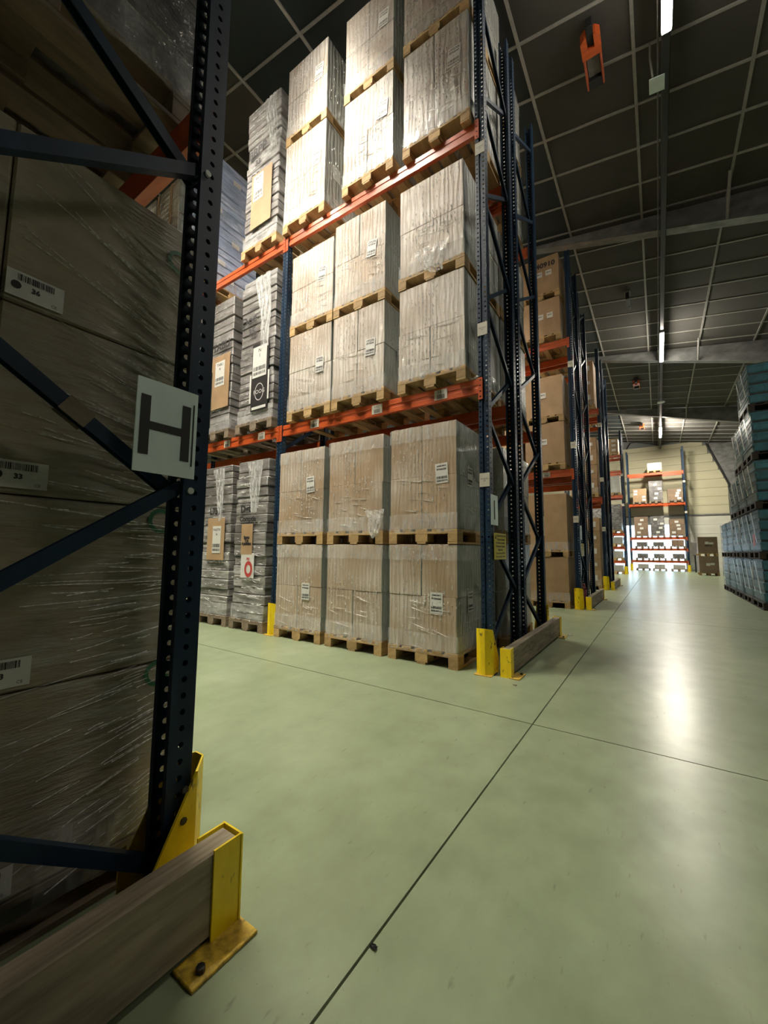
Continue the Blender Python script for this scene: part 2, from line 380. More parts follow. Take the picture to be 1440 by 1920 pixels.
# walls
wl = struct('wall_left', MB().box((XL - 0.1, (YB + YF) / 2, 5.5), (0.2, YF - YB, 11)).mesh('wall', 'wall_grey'))
struct('wall_right', MB().box((XR + 0.1, (YB + YF) / 2, 4), (0.2, YF - YB, 8)).mesh('wall', 'wall_grey'))
struct('wall_front', MB().box(((XL + XR) / 2, YB - 0.1, 5.5), (XR - XL + 0.4, 0.2, 11)).mesh('wall', 'wall_grey'))
DX0, DX1, DZ = -2.5, 1.42, 2.95
b = MB().box(((XL + DX0) / 2, YF + 0.1, 5.5), (DX0 - XL, 0.2, 11)).box(((XR + DX1) / 2, YF + 0.1, 5.5), (XR - DX1, 0.2, 11)).box(((DX0 + DX1) / 2, YF + 0.1, (DZ + 11) / 2), (DX1 - DX0, 0.2, 11 - DZ))
wb = struct('wall_back', b.mesh('wall', 'wall_grey'), label='cream panelled end wall behind the far rack')
z = 3.55; k = 0
while z < 8.3:
    h = 0.545
    x1 = 3.7 - max(0, z - 5.3) * 0.42
    x0 = -9.0
    top = min(z + h, 8.22)
    ob('wall_panel', boxmesh((x1 - x0, 0.04, top - z - 0.012), 'wall', 0.006), wb, ((x0 + x1) / 2, YF - 0.02, (z + top) / 2)); z += h; k += 1
z = 0.0
while z < 3.4:
    h = 0.58; top = min(z + h, 3.46)
    ob('wall_panel', boxmesh((4.0 - DX1, 0.04, top - z - 0.01), 'wall_low', 0.006), wb, ((DX1 + 4.0) / 2, YF - 0.02, (z + top) / 2))
    if z + h > DZ: ob('wall_panel', boxmesh((DX1 + 9, 0.04, top - max(z, DZ) - 0.01), 'wall_low', 0.006), wb, ((DX1 - 9) / 2, YF - 0.02, (max(z, DZ) + top) / 2))
    z += h
ob('wall_rail', MB().box((0, 0, 0), (13, 0.08, 0.07)).mesh('rail', 'galv'), wb, (-2.5, YF - 0.06, 3.505))
ob('gable_frame', MB().prism([(2.78, 7.95), (3.75, 5.3), (4.0, 0), (4.5, 0), (4.5, 7.9)], 1, YF - 0.14, YF - 0.045).mesh('frame', 'galv'), wb)
ob('frame_edge', MB().prism([(2.74, 8.0), (3.71, 5.3), (3.97, 0), (4.03, 0), (3.78, 5.3), (2.82, 8.0)], 1, YF - 0.24, YF - 0.05).mesh('edge', 'black'), wb)
cab = [(-1.5, 8.2), (-1.25, 8.62), (-0.9, 8.62), (-0.3, 8.45), (0.28, 8.28), (1.2, 8.38), (3.5, 8.45)]
ob('cable', MB().tube([(x, YF - 0.1, z_) for x, z_ in cab], 0.035).mesh('cable', 'black'), wb)
# bright loading door behind the end rack (translucent sectional door lit by the sky)
wn = struct('window_1', MB().box(((DX0 + DX1) / 2, YF + 0.17, DZ / 2), (DX1 - DX0, 0.02, DZ)).mesh('frame', 'white_metal'), label='bright translucent loading door glowing with daylight')
for i in range(5):
    for j in range(4):
        pw, ph = (DX1 - DX0) / 5, DZ / 4
        ob('pane', boxmesh((pw - 0.015, 0.02, ph - 0.015), 'daylight', 0.0), wn, (DX0 + (i + .5) * pw, YF + 0.145, (j + .5) * ph))

# ------------------------------------------------------------------ lamps, heaters on the ceiling
TX, TZ = 0.40, 7.98
def lamp(x, y, z, ln, label, stems, kind, wd):
    t = thing('ceiling_lamp', label, 'lamp', (x, y, z), 'lit tube lamps')
    ob('housing', MB().box((0, 0, 0.055), (wd + 0.02, ln + 0.1, 0.05), 0.01).mesh('housing', 'white_metal'), t)
    ob('tube', MB().box((0, 0, 0.012), (wd, ln, 0.03), 0.008).mesh('tube', 'tube_' + kind), t)
    if kind == 'aisle':
        for s in (-1, 1): ob('added_skirt', MB().box((s * (wd / 2 + 0.012), 0, -0.075), (0.008, ln + 0.1, 0.22)).mesh('added_skirt', 'galv'), t)  # skirts added to cut the lamp's sideways light
    if stems:
        for s in (-1, 1): ob('hanger', MB().cyl((0, s * ln * .4, 0.08), (0, s * ln * .4, CZ(x) - z - 0.01), 0.008, 6).mesh('hanger', 'black'), t)
    return t
tr = thing('lamp_track', 'long black lamp track running down the main aisle ceiling', 'lamp track', (TX, 16, TZ))
ob('rail', MB().box((0, 0, 0), (0.10, 31.4, 0.09), 0.008).mesh('rail', 'black'), tr)
ob('conduit', MB().cyl((-0.09, -15.6, 0.02), (-0.09, 15.6, 0.02), 0.012, 8).mesh('conduit', 'galv'), tr)
for y in (2.2, 6.4, 9.2, 13.5, 18.0, 21.9, 25.5, 30.5):
    ob('hanger', MB().cyl((0, y - 16, 0.04), (0, y - 16, CZ(TX) - TZ - 0.01), 0.012, 6).mesh('hanger', 'black'), tr)
for y, nm, kd in ((4.75, 'nearest, at the top edge of the view', 'near'), (15.75, 'middle one of three', 'middle'), (27.1, 'farthest, before the cream wall', 'far')):
    lamp(TX, y, TZ - 0.13, 2.2, 'lit white tube lamp under the black track, ' + nm, False, kd, 0.10)
for x, y, nm in ((-3.35, 1.35, 'above the aisle between H and I racks'), (-5.25, 1.05, 'above the H aisle, added unseen, second from its mouth'), (-3.8, 7.2, 'above the aisle behind the I racks'), (-3.8, 12.3, 'above the second aisle behind the I racks'), (-9.5, 2.0, 'deep in the H aisle, added unseen for its light'), (-3.8, 20.5, 'above the open floor before the far racks')):  # second H-aisle lamp and the deep one are added for their light
    lamp(x, y, 8.2, 1.8, 'lit white tube lamp hung ' + nm, True, 'aisle', 0.16)
lamp(5.6, 4.5, 7.4, 2.2, 'added tube lamp over the right-hand floor, out of view', True, 'side', 0.12)  # added lamp, brightens the rack end faces
pl = thing('hanging_plate', 'small blank white plate hanging beside the black lamp track', 'plate', (0.295, 6.57, 7.93))
ob('board', MB().box((0, 0, 0), (0.19, 0.24, 0.012), 0.004).mesh('plate', 'sign_white'), pl, rot=(0, R(8), 0))
ob('chain', MB().tube([(-0.05, -0.12, 0.02), (-0.07, -0.16, 0.3), (-0.06, -0.18, CZ(0.24) - 7.94)], 0.014).mesh('chain', 'ceil_bar'), pl)
pn = thing('sensor', 'small round white sensor hanging under the lamp track', 'sensor', (0.40, 21.2, 7.78))
ob('dish', MB().cyl((0, 0, -0.03), (0, 0, 0.02), 0.15, 16, 0.13).cyl((0, 0, 0.02), (0, 0, 0.1), 0.05, 10, 0.03).mesh('dish', 'white_metal'), pn)
ob('stem', MB().cyl((0, 0, 0.1), (0, 0, 0.153), 0.012, 6).mesh('stem', 'white_metal'), pn)
def heater(x, y, label):
    t = thing('ceiling_heater', label, 'heater', (x, y, CZ(x) - 0.05), 'orange ceiling heaters')
    ob('side_rail', MB().box((-0.105, 0, -0.12), (0.03, 0.72, 0.14), 0.01).mesh('side', 'orange_dull'), t)
    ob('side_rail', MB().box((0.105, 0, -0.12), (0.03, 0.72, 0.14), 0.01).mesh('side', 'orange_dull'), t)
    ob('hood', MB().prism([(-0.125, -0.12), (0.125, -0.12), (0.125, -0.36), (0.07, -0.41), (0.045, -0.41), (0.045, -0.24), (-0.045, -0.24), (-0.045, -0.41), (-0.07, -0.41), (-0.125, -0.36)], 2, -0.2, -0.05).mesh('hood', 'orange'), t)
    ob('grille', MB().box((0, 0.06, -0.09), (0.18, 0.34, 0.06), 0.01).mesh('grille', 'grey_mesh'), t)
    ob('burner', MB().box((0, 0.3, -0.12), (0.19, 0.14, 0.14), 0.01).mesh('burner', 'black'), t)
    ob('bracket', MB().box((0, -0.42, -0.09), (0.09, 0.18, 0.16), 0.01).box((0, -0.32, -0.13), (0.07, 0.16, 0.05), 0.005).mesh('bracket', 'black'), t)
    return t
heater(-0.47, 6.13, 'orange ceiling heater with open grey grille, nearest one')
heater(-0.46, 20.2, 'orange ceiling heater, middle one, before the third roof beam')
heater(-0.46, 27.3, 'orange ceiling heater farthest away, beside the farthest lamp')
t = thing('ceiling_bracket', 'black empty bracket hanging alone from the ceiling', 'bracket', (-0.40, 13.05, CZ(-0.4) - 0.04))
ob('plate', MB().box((0, -0.15, -0.02), (0.16, 0.3, 0.03), 0.005).mesh('p', 'grey_mesh'), t)
ob('arm', MB().box((0, 0, -0.13), (0.09, 0.5, 0.2), 0.01).mesh('a', 'black'), t)
ob('hook', MB().box((0.03, 0.3, -0.2), (0.04, 0.2, 0.1), 0.01).mesh('h', 'black'), t)

# ------------------------------------------------------------------ pallet rack parts
def strip(b, pa, pb, z0, z1, holes=True, pitch=0.05, r=0.0095):
    """vertical sheet strip from plan point pa to pb; one column of round holes"""
    pa = Vector((pa[0], pa[1], 0)); pb = Vector((pb[0], pb[1], 0)); d = (pb - pa); L = d.length; d.normalize(); up = Vector((0, 0, 1))
    if not holes:
        b.add([pa + up * z0, pb + up * z0, pb + up * z1, pa + up * z1], [(0, 1, 2, 3)]); return
    n = max(1, int(round((z1 - z0) / pitch))); ph = (z1 - z0) / n
    for i in range(n):
        za = z0 + i * ph; zc = za + ph / 2; c = pa + d * (L / 2)
        v = [pa + up * za, pb + up * za, pb + up * (za + ph), pa + up * (za + ph)]
        for k in range(8):
            t = math.pi / 8 + k * math.pi / 4; v.append(c + d * (r * math.cos(t)) + up * (zc + r * math.sin(t)))
        # octagon order: 4:22 5:67 6:112 7:157 8:202 9:247 10:292 11:337
        f = [(0, 1, 10, 9), (1, 2, 4, 11), (2, 3, 6, 5), (3, 0, 8, 7), (1, 11, 10), (2, 5, 4), (3, 7, 6), (0, 9, 8)]
        b.add(v, f)
UPH = 7.45
def upright_mesh(h, mat='blue_steel'):
    k = ('up', h, mat)
    if k not in CACHE:
        b = MB(); P = [(-0.03, 0.08), (-0.05, 0.08), (-0.05, 0.0), (-0.014, 0.0), (-0.008, 0.012), (0.008, 0.012), (0.014, 0.0), (0.05, 0.0), (0.05, 0.08), (0.03, 0.08)]
        hol = [0, 1, 1, 0, 0, 0, 1, 1, 0]
        for (p, q), hh in zip(zip(P[:-1], P[1:]), hol): strip(b, p, q, 0.012, h, bool(hh))
        b.box((0, 0.04, 0.006), (0.13, 0.08, 0.012))
        CACHE[k] = b.mesh('upright', mat, fix=False)
    return CACHE[k]
def bar_between(p, q, wd, th, mat):
    p = Vector(p); q = Vector(q); L = round((q - p).length, 3); k = ('brace', L, wd, th, mat)
    if k not in CACHE:
        b = MB()
        b.prism([(-wd / 2, 0), (wd / 2, 0), (wd / 2, th), (wd / 2 - 0.004, th), (wd / 2 - 0.004, 0.004), (-wd / 2 + 0.004, 0.004), (-wd / 2 + 0.004, th), (-wd / 2, th)], 1, -L / 2, L / 2)
        # prism along y: poly is (x, z)
        CACHE[k] = b.mesh('brace', mat)
    return CACHE[k], (p + q) / 2
def beam_mesh(L, mat):
    k = ('beam', round(L, 3), mat)
    if k not in CACHE:
        CACHE[k] = MB().prism([(0, 0), (0, 0.05), (0.007, 0.056), (0.007, 0.084), (0, 0.09), (0, 0.14), (0.005, 0.145), (0.045, 0.145), (0.045, 0)], 0, -L / 2, L / 2).mesh('beam', mat)
    return CACHE[k]
def conn_mesh(mat):
    k = ('conn', mat)
    if k not in CACHE:
        b = MB(); strip(b, (-0.022, 0), (0.022, 0), -0.075, 0.145, True, 0.055, 0.008)
        strip(b, (-0.022, 0), (-0.022, 0.03), -0.075, 0.145, False); strip(b, (0.022, 0), (0.022, 0.03), -0.075, 0.145, False)
        CACHE[k] = b.mesh('connector', mat, fix=False)
    return CACHE[k]
def frame(rack, x, yf, yr, face, h, bt=0.15, step=1.14):
    """upright frame in the plane X=x; yf = aisle face, yr = rear face; face=-1 looks to -Y"""
    up = upright_mesh(h); s = 1 if face < 0 else -1
    fr = ob('upright', up, rack, (x, yf, 0), (0, 0, 0 if face < 0 else math.pi))
    ob('upright', up, rack, (x, yr, 0), (0, 0, math.pi if face < 0 else 0))
    y1, y2 = yf + s * 0.06, yr - s * 0.06
    z = bt; k = 0
    while z + step / 2 < h - 0.1:
        a, b_ = ((y1, z), (y2, z + step / 2)) if k % 2 == 0 else ((y2, z), (y1, z + step / 2))
        me, c = bar_between((0, a[0], a[1]), (0, b_[0], b_[1]), 0.034, 0.04, 'brace_steel')
        pitch = math.atan2(b_[1] - a[1], b_[0] - a[0])
        ob('brace', me, rack, (x + (0.012 if k % 2 else -0.012), c.y, c.z), (pitch, 0, 0))
        z += step / 2; k += 1
    return fr
def level(rack, x0, x1, yf, yr, face, z, mat='orange', labels=None, conn=True, lab_x=()):
    """front and rear beams of one level in one bay; z = underside"""
    L = x1 - x0 - 0.104; s = 1 if face < 0 else -1
    fb = ob('beam', beam_mesh(L, mat), rack, ((x0 + x1) / 2, yf + s * 0.012, z), (0, 0, 0 if face < 0 else math.pi))
    ob('beam', beam_mesh(L, mat), rack, ((x0 + x1) / 2, yr - s * 0.012, z), (0, 0, math.pi if face < 0 else 0))
    if conn:
        for e in (-1, 1):
            c = ob('connector', conn_mesh(mat), fb, (e * (L / 2 + 0.024), -0.019, 0))
    for x, name in (labels or []):
        pla = ob('location_label', boxmesh((0.145, 0.003, 0.105), 'label_cream', 0.0005), fb, (x - (x0 + x1) / 2, -0.002, 0.068))
    return fb
def add_rack_labels(rack, yf, face, z, items):
    for x, name in items:
        p = ob('location_label', boxmesh((0.145, 0.003, 0.105), 'label_cream', 0.0005), rack, (x, yf + 0.012 - 0.003, z + 0.07))
        ob('lettering', txt(name, 0.045), p, (0, -0.0025, 0.028), FRONT)
        ob('barcode', barcode(0.085, 0.045, sum(map(ord, name)) % 97), p, (0, -0.0025, -0.022), FRONT)

# ------------------------------------------------------------------ pallets and loads
PH = 0.144
def pallet(parent, w, d, wd='pine', full=True, rows=3):
    """block pallet, deck along Y, under the load"""
    if not full:
        k = ('pal', round(w, 3), round(d, 3), wd)
        if k not in CACHE:
            b = MB()
            for x in (-w / 2 + 0.05, 0, w / 2 - 0.05):
                b.box((x, 0, 0.011), (0.1, d, 0.022))
                for y in (-d / 2 + 0.07, 0, d / 2 - 0.07): b.box((x, y, 0.061), (0.1 if abs(x) > 0.01 else 0.13, 0.14, 0.078))
            for y in (-d / 2 + 0.07, 0, d / 2 - 0.07): b.box((0, y, 0.111), (w, 0.14, 0.022))
            for q in range(5): b.box((-w / 2 + 0.06 + q * (w - 0.12) / 4, 0, 0.133), (0.12, d, 0.022))
            CACHE[k] = b.mesh('pallet', wd)
        return ob('pallet', CACHE[k], parent)
    k = ('stringers', round(w, 3), round(d, 3), wd)
    if k not in CACHE:
        b = MB()
        for y in (-d / 2 + 0.07, 0, d / 2 - 0.07): b.box((0, y, 0.111), (w, 0.14, 0.022), 0.002)
        CACHE[k] = b.mesh('stringers', wd)
    p = ob('pallet', CACHE[k], parent)
    for x in (-w / 2 + 0.05, 0, w / 2 - 0.05):
        ob('skid', boxmesh((0.1, d, 0.021), wd, 0.002), p, (x, 0, 0.0105))
        for y in (-d / 2 + 0.07, 0, d / 2 - 0.07):
            ob('block', boxmesh((0.1 if abs(x) > 0.01 else 0.14, 0.14, 0.079), wd, 0.003), p, (x, y, 0.0605))
    for q in range(5):
        ww = 0.14 if q in (0, 2, 4) else 0.1
        ob('deck_board', boxmesh((ww, d, 0.022), wd, 0.002), p, (-w / 2 + ww / 2 + (q / 4) * (w - ww), 0, 0.133))
    return p
def ring_film(w, d, z0, z1, seed, mat='film', out=0.006, amp=0.008, nseg=22):
    """loose band of stretch film round the load with a crumpled rim"""
    k = ('ring', round(w, 3), round(d, 3), round(z0, 3), round(z1, 3), seed, mat)
    if k in CACHE: return CACHE[k]
    rd = random.Random(seed); b = MB(); per = []
    hw, hd = w / 2 + out, d / 2 + out
    for q in range(nseg): per.append((-hw + 2 * hw * q / nseg, -hd, 0, -1))
    for q in range(nseg): per.append((hw, -hd + 2 * hd * q / nseg, 1, 0))
    for q in range(nseg): per.append((hw - 2 * hw * q / nseg, hd, 0, 1))
    for q in range(nseg): per.append((-hw, hd - 2 * hd * q / nseg, -1, 0))
    n = len(per); rows = 4; v = []
    for r in range(rows):
        for (x, y, nx, ny) in per:
            o = rd.random() * amp; zz = z0 + (z1 - z0) * r / (rows - 1)
            if r == 0 or r == rows - 1: zz += (rd.random() - 0.5) * 0.014
            v.append((x + nx * o, y + ny * o, zz))
    f = [(r * n + i, r * n + (i + 1) % n, (r + 1) * n + (i + 1) % n, (r + 1) * n + i) for r in range(rows - 1) for i in range(n)]
    b.add(v, f); CACHE[k] = b.mesh('film', mat, fix=False); return CACHE[k]
def creases(w, h, seed, kind='V', n=110, axis='F'):
    """small raised film ridges on a face, near-white to stand in for glints; origin at the face's lower left corner"""
    k = ('crease', round(w, 2), round(h, 2), seed, kind, axis)
    if k in CACHE: return CACHE[k]
    rd = random.Random(seed * 31 + 7); b = MB()
    cl = [(rd.uniform(0.1, 0.9) * w, rd.uniform(0.1, 0.95) * h, rd.uniform(0.1, 0.3) * w, rd.uniform(0.06, 0.2) * h) for _ in range(4)]
    def ridge(p, q, t, out):
        dx, dz = q[0] - p[0], q[1] - p[1]; L = math.hypot(dx, dz) or 1; nx_, nz_ = -dz / L * t, dx / L * t
        m_ = ((p[0] + q[0]) / 2, (p[1] + q[1]) / 2)
        v = [(p[0], 0, p[1]), (m_[0] + nx_, 0, m_[1] + nz_), (q[0], 0, q[1]), (m_[0] - nx_, 0, m_[1] - nz_), (m_[0], -out, m_[1])]
        if axis == 'S': v = [(-y, x, z) for x, y, z in v]
        b.add(v, [(0, 1, 4), (1, 2, 4), (2, 3, 4), (3, 0, 4)])
    for q in range(n):
        c = rd.choice(cl); x = rd.gauss(c[0], c[2]); z = rd.gauss(c[1], c[3])
        if not (0.01 < x < w - 0.01 and 0.02 < z < h - 0.05): continue
        if kind == 'V': x = round(x / 0.042) * 0.042 + rd.uniform(-.005, .005); L = rd.uniform(0.015, 0.055); ridge((x, z), (x + rd.uniform(-.004, .004), z + L), rd.uniform(0.003, 0.007), 0.006)
        else: z = round(z / 0.11) * 0.11 + rd.uniform(-.012, .012); L = rd.uniform(0.03, 0.12); ridge((x, z), (min(w, x + L), z + rd.uniform(-.012, .012)), rd.uniform(0.003, 0.007), 0.006)
    for q in range(12 if kind == 'V' else 20):
        x = rd.uniform(0, 0.7) * w; z = rd.uniform(0.03, 0.5 if kind == 'V' else 0.95) * h; L = rd.uniform(0.12, 0.45) * w
        ridge((x, z), (min(w, x + L), z - L * rd.uniform(-0.05, 0.3)), rd.uniform(0.002, 0.004), 0.005)
    CACHE[k] = b.mesh('creases', 'crease', fix=False); return CACHE[k]
def film_sheet(wd, ht, seed, mat='film_dense', taper=0.3):
    """hanging crumpled film flap, lies on a face looking to -Y; origin at the top centre"""
    k = ('sheet', wd, ht, seed, mat)
    if k in CACHE: return CACHE[k]
    rd = random.Random(seed); b = MB(); nx, nz = 7, 12; v = []
    ph = [rd.uniform(0, 6.28) for _ in range(4)]
    for j in range(nz + 1):
        t = j / nz; half = wd / 2 * (1 - t * (1 - taper)); sh = 0.10 * wd * math.sin(3 * t + ph[0]) + 0.25 * wd * t
        for i in range(nx + 1):
            u = i / nx * 2 - 1
            v.append((u * half + sh, -0.012 - 0.022 * abs(math.sin(5 * u + ph[1] + 4 * t)) * (0.4 + t) - rd.random() * 0.006, -t * ht + rd.random() * 0.02))
    f = [(j * (nx + 1) + i, j * (nx + 1) + i + 1, (j + 1) * (nx + 1) + i + 1, (j + 1) * (nx + 1) + i) for j in range(nz) for i in range(nx)]
    b.add(v, f); CACHE[k] = b.mesh('flap', mat, fix=False); return CACHE[k]
def a5label(parent, x, y, z, face='F', wd=0.135, ht=0.2, lines=('OF220L.650/15', 'PFT004583'), big=1.0, rot=0.0):
    if face == 'F': loc = (x, y - 0.002, z); dim = (wd, 0.002, ht); e = FRONT; nd = Vector((0, -0.0018, 0))
    elif face == 'S': loc = (x + 0.002, y, z); dim = (0.002, wd, ht); e = SIDE; nd = Vector((0.0018, 0, 0))
    else: loc = (x - 0.002, y, z); dim = (0.002, wd, ht); e = SIDEN; nd = Vector((-0.0018, 0, 0))
    p = ob('paper_label', boxmesh(dim, 'paper', 0.0), parent, loc)
    if rot: p.rotation_euler = (0, rot, 0) if face == 'F' else (rot, 0, 0)
    if lines:
        zz = ht * 0.36
        for s in lines:
            ob('lettering', txt(s, wd * 1.55 / max(6, len(s)), bold=0.001), p, tuple(nd + Vector((0, 0, zz))), e); zz -= ht * 0.17
        ob('barcode', barcode(round(wd * 0.85, 3), round(ht * 0.13, 3), 5), p, tuple(nd + Vector((0, 0, -ht * 0.22))), e)
        ob('barcode', barcode(round(wd * 0.85, 3), round(ht * 0.09, 3), 6), p, tuple(nd + Vector((0, 0, -ht * 0.38))), e)
    return p
LN = [0]
def cartons(name, label, cat, group, x0, x1, yf, z0, h, d=1.14, nx=2, ny=2, nz=2, mat='wrap_low', full=True, wd='pine', stickers=True, film=True, jit=0.004, inset=0.0, cap=True, crease=True):
    """palletised carton load; x0..x1 front width, yf = front face Y, z0 base, h load height incl. pallet"""
    LN[0] += 1; rd = random.Random(LN[0] * 13)
    w = x1 - x0; yc = yf + d / 2
    t = thing(name, label, cat, ((x0 + x1) / 2, yc, z0), group)
    pallet(t, w, d, wd, full)
    lw, ld, lh = w - 0.02 - inset, d - 0.02 - inset, h - PH - 0.004
    cw, cd, chh = lw / nx, ld / ny, lh / nz
    me = boxmesh((cw - 0.0015, cd - 0.0015, chh - 0.0015), mat, 0.0035)
    for i in range(nx):
        for j in range(ny):
            for k in range(nz):
                c = ob('carton', me, t, (-lw / 2 + (i + .5) * cw + rd.uniform(-1, 1) * jit, -ld / 2 + (j + .5) * cd + rd.uniform(-1, 1) * jit, PH + 0.002 + (k + .5) * chh), (0, 0, rd.uniform(-1, 1) * jit * 1.2))
                if stickers and j == 0:
                    ob('sticker', boxmesh((0.085, 0.0016, 0.085), 'sticker' if film else 'paper', 0.0), c, (rd.uniform(-0.03, 0.03), -(cd - 0.006) / 2 - 0.0012, chh * rd.uniform(-0.1, 0.12)))
    if film:
        ob('film_band', ring_film(lw, ld, PH - 0.03, PH + 0.16, LN[0] % 5, 'film'), t)
        if cap: ob('film_band', ring_film(lw, ld, h - 0.16, h - 0.008, LN[0] % 5 + 7, 'film'), t)
        if full and crease:
            o = ob('film_glint_creases', creases(lw, h - PH, LN[0] % 7, 'V', 260), t, (-lw / 2, -ld / 2 - 0.005, PH)); o['kind'] = 'stuff'
            o = ob('film_glint_creases', creases(ld, h - PH, LN[0] % 7, 'V', 70, 'S'), t, (lw / 2 + 0.005, -ld / 2, PH)); o['kind'] = 'stuff'
    return t, lw, ld, h
def bundles(name, label, group, x0, x1, yf, z0, h, n, d=1.14, mat='wrap_grey', full=True, wd='old_wood', cat='pallet load'):
    """tall wrapped stack of flat bundles"""
    LN[0] += 1; rd = random.Random(LN[0] * 17); w = x1 - x0
    t = thing(name, label, cat, ((x0 + x1) / 2, yf + d / 2, z0), group)
    pallet(t, w, d, wd, full)
    lw, ld, lh = w - 0.05, d - 0.05, h - PH - 0.004
    hs = [rd.choice((0.7, 0.9, 1.0, 1.25)) for _ in range(n)]; sm = sum(hs); zc = PH + 0.002
    for k in range(n):
        bh = round(lh * hs[k] / sm, 3)
        dx = rd.choice((0.0, -0.012, 0.01)); me = boxmesh((lw + dx, ld + dx, bh - 0.002), mat, min(0.012, bh * 0.15))
        ob('bundle', me, t, (rd.uniform(-.008, .008), rd.uniform(-.008, .008), zc + bh / 2), (0, 0, rd.uniform(-.008, .008))); zc += bh
    ob('film_band', ring_film(lw, ld, PH - 0.02, PH + 0.2, LN[0] % 5, 'film'), t)
    o = ob('film_glint_creases', creases(lw, h - PH, LN[0] % 7, 'H', 280), t, (-lw / 2, -ld / 2 - 0.016, PH)); o['kind'] = 'stuff'
    o = ob('film_glint_creases', creases(ld, h - PH, LN[0] % 7, 'H', 60, 'S'), t, (lw / 2 + 0.016, -ld / 2, PH)); o['kind'] = 'stuff'
    return t, lw, ld, h
def writing(t, body, size, x, z, yf, rot=0.0, mat='pen'):
    return ob('handwriting', txt(body, size, mat, bold=0.006), t, (x, yf, z), Euler((R(90), rot, 0)))

# ------------------------------------------------------------------ racks
XE, XM, XM2, XM3 = -1.32, -4.19, -7.06, -9.93
Z1, Z2 = 2.63, 5.39                      # undersides of the beam levels
T1, T2 = Z1 + 0.147, Z2 + 0.147          # resting heights
def rack(name, label, xs, yf, yr, face, levels, hs, mat='orange', group='pallet racks'):
    r = thing(name, label, 'rack', (0, 0, 0), group)
    for x, h in zip(xs, hs): frame(r, x, yf, yr, face, h)
    for (xa, xb) in zip(xs[:-1], xs[1:]):
        for z in levels: level(r, min(xa, xb), max(xa, xb), yf, yr, face, z, mat)
    return r
rH = rack('pallet_rack', 'near blue pallet rack carrying the H sign', [XE, XM, XM2], 0.785, -0.17, 1, [Z1, Z2], [UPH, 5.53, 5.53])
rI = rack('pallet_rack', 'blue and orange pallet rack beyond the green aisle, carrying the I sign', [XE, XM, XM2, XM3], 3.62, 4.55, -1, [Z1, Z2], [UPH, 5.53, 5.53, 5.53])
rI2 = rack('pallet_rack', 'blue pallet rack standing back to back behind the I rack', [XE, XM, XM2], 5.75, 4.70, 1, [Z1, Z2], [UPH, 5.53, 5.53])
rJ = rack('pallet_rack', 'third blue pallet rack, holding the big plain brown boxes', [XE, XM, XM2], 8.70, 9.63, -1, [Z1, Z2], [UPH, 7.4, 7.4])
rJ2 = rack('pallet_rack', 'blue pallet rack back to back behind the plain brown boxes', [XE, XM], 10.83, 9.78, 1, [Z1, Z2], [7.1, 7.1])
rK = rack('pallet_rack', 'fourth blue pallet rack, with tall labelled carton columns', [XE, XM], 13.66, 14.59, -1, [Z1, Z2], [UPH, 7.4])
rK2 = rack('pallet_rack', 'blue pallet rack back to back behind the tall carton columns', [XE, XM], 15.79, 14.74, 1, [Z1, Z2], [7.2, 7.2])
rL = rack('pallet_rack', 'far left blue rack with closely spaced orange beams', [-1.42, XM], 24.4, 25.4, -1, [0.55, 1.28, 2.0, 3.98, 5.3, 6.15], [7.6, 7.6])
rF = rack('pallet_rack', 'end rack standing before the bright loading door', [-1.46, 1.50], 30.5, 31.4, -1, [0.5, 1.25, 1.95, 4.08, 6.05], [7.7, 7.7])
add_rack_labels(rI, 3.62, -1, Z1, [(-1.775, 'I-01'), (-2.575, 'I-02'), (-3.545, 'I-03'), (-4.575, 'I-04'), (-5.375, 'I-05')])
add_rack_labels(rJ, 8.70, -1, Z1, [(-1.85, 'J-01'), (-2.9, 'J-02')])
# shelf level plates on the uprights
def niveau(r, x, yf, items, wd=0.098, text=True):
    for z, s in items:
        p = ob('level_plate', boxmesh((wd, 0.003, 0.13), 'label_cream', 0.0005), r, (x, yf - 0.003, z))
        if text: ob('lettering', txt('NIVEAU\n' + s, 0.022), p, (0, -0.0025, 0.0), FRONT)
niveau(rI, XE, 3.62, [(1.77, '00'), (3.26, '01'), (5.2, '02')])
niveau(rJ, XE, 8.70, [(1.75, '00'), (3.25, '01'), (4.95, '02')])
niveau(rK, XE, 13.66, [(1.8, '00'), (3.3, '01'), (5.0, '02')])
niveau(rL, -1.42, 24.4, [(3.6, ''), (5.2, '')], 0.12, False)
niveau(rF, 1.50, 30.5, [(5.5, ''), (3.6, '')], 0.12, False)
ob('level_plate', boxmesh((0.003, 0.05, 0.26), 'label_cream', 0.0005), rI2, (XE + 0.052, 5.72, 1.45))
ob('level_plate', boxmesh((0.003, 0.05, 0.26), 'label_cream', 0.0005), rJ2, (XE + 0.052, 10.80, 1.45))
p = ob('level_plate', boxmesh((0.09, 0.003, 0.2), 'label_cream', 0.0005), rH, (XE, 0.79, 1.62))
for k in range(5):
    ob('bolt', MB().cyl((0, 0, 0), (0.008, 0, 0), 0.011, 8).mesh('bolt', 'white_metal'), rH, (XE + 0.05, 0.728, 0.15 + 1.14 * k))
me_, c_ = bar_between((0, 0.49, 1.427), (0, 0.43, 1.47), 0.046, 0.05, 'old_wood')
ob('tape', me_, rH, (XE - 0.008, 0.43, 1.495), (math.atan2(0.57, -0.835), 0, 0))
# row spacer between back-to-back uprights
ob('spacer', MB().box((0, 0, 0), (0.03, 0.15, 0.05)).mesh('spacer', 'galv'), rI2, (XE, 4.625, 0.98))
ob('spacer', MB().box((0, 0, 0), (0.03, 0.15, 0.05)).mesh('spacer', 'galv'), rJ2, (XE, 9.705, 0.98))
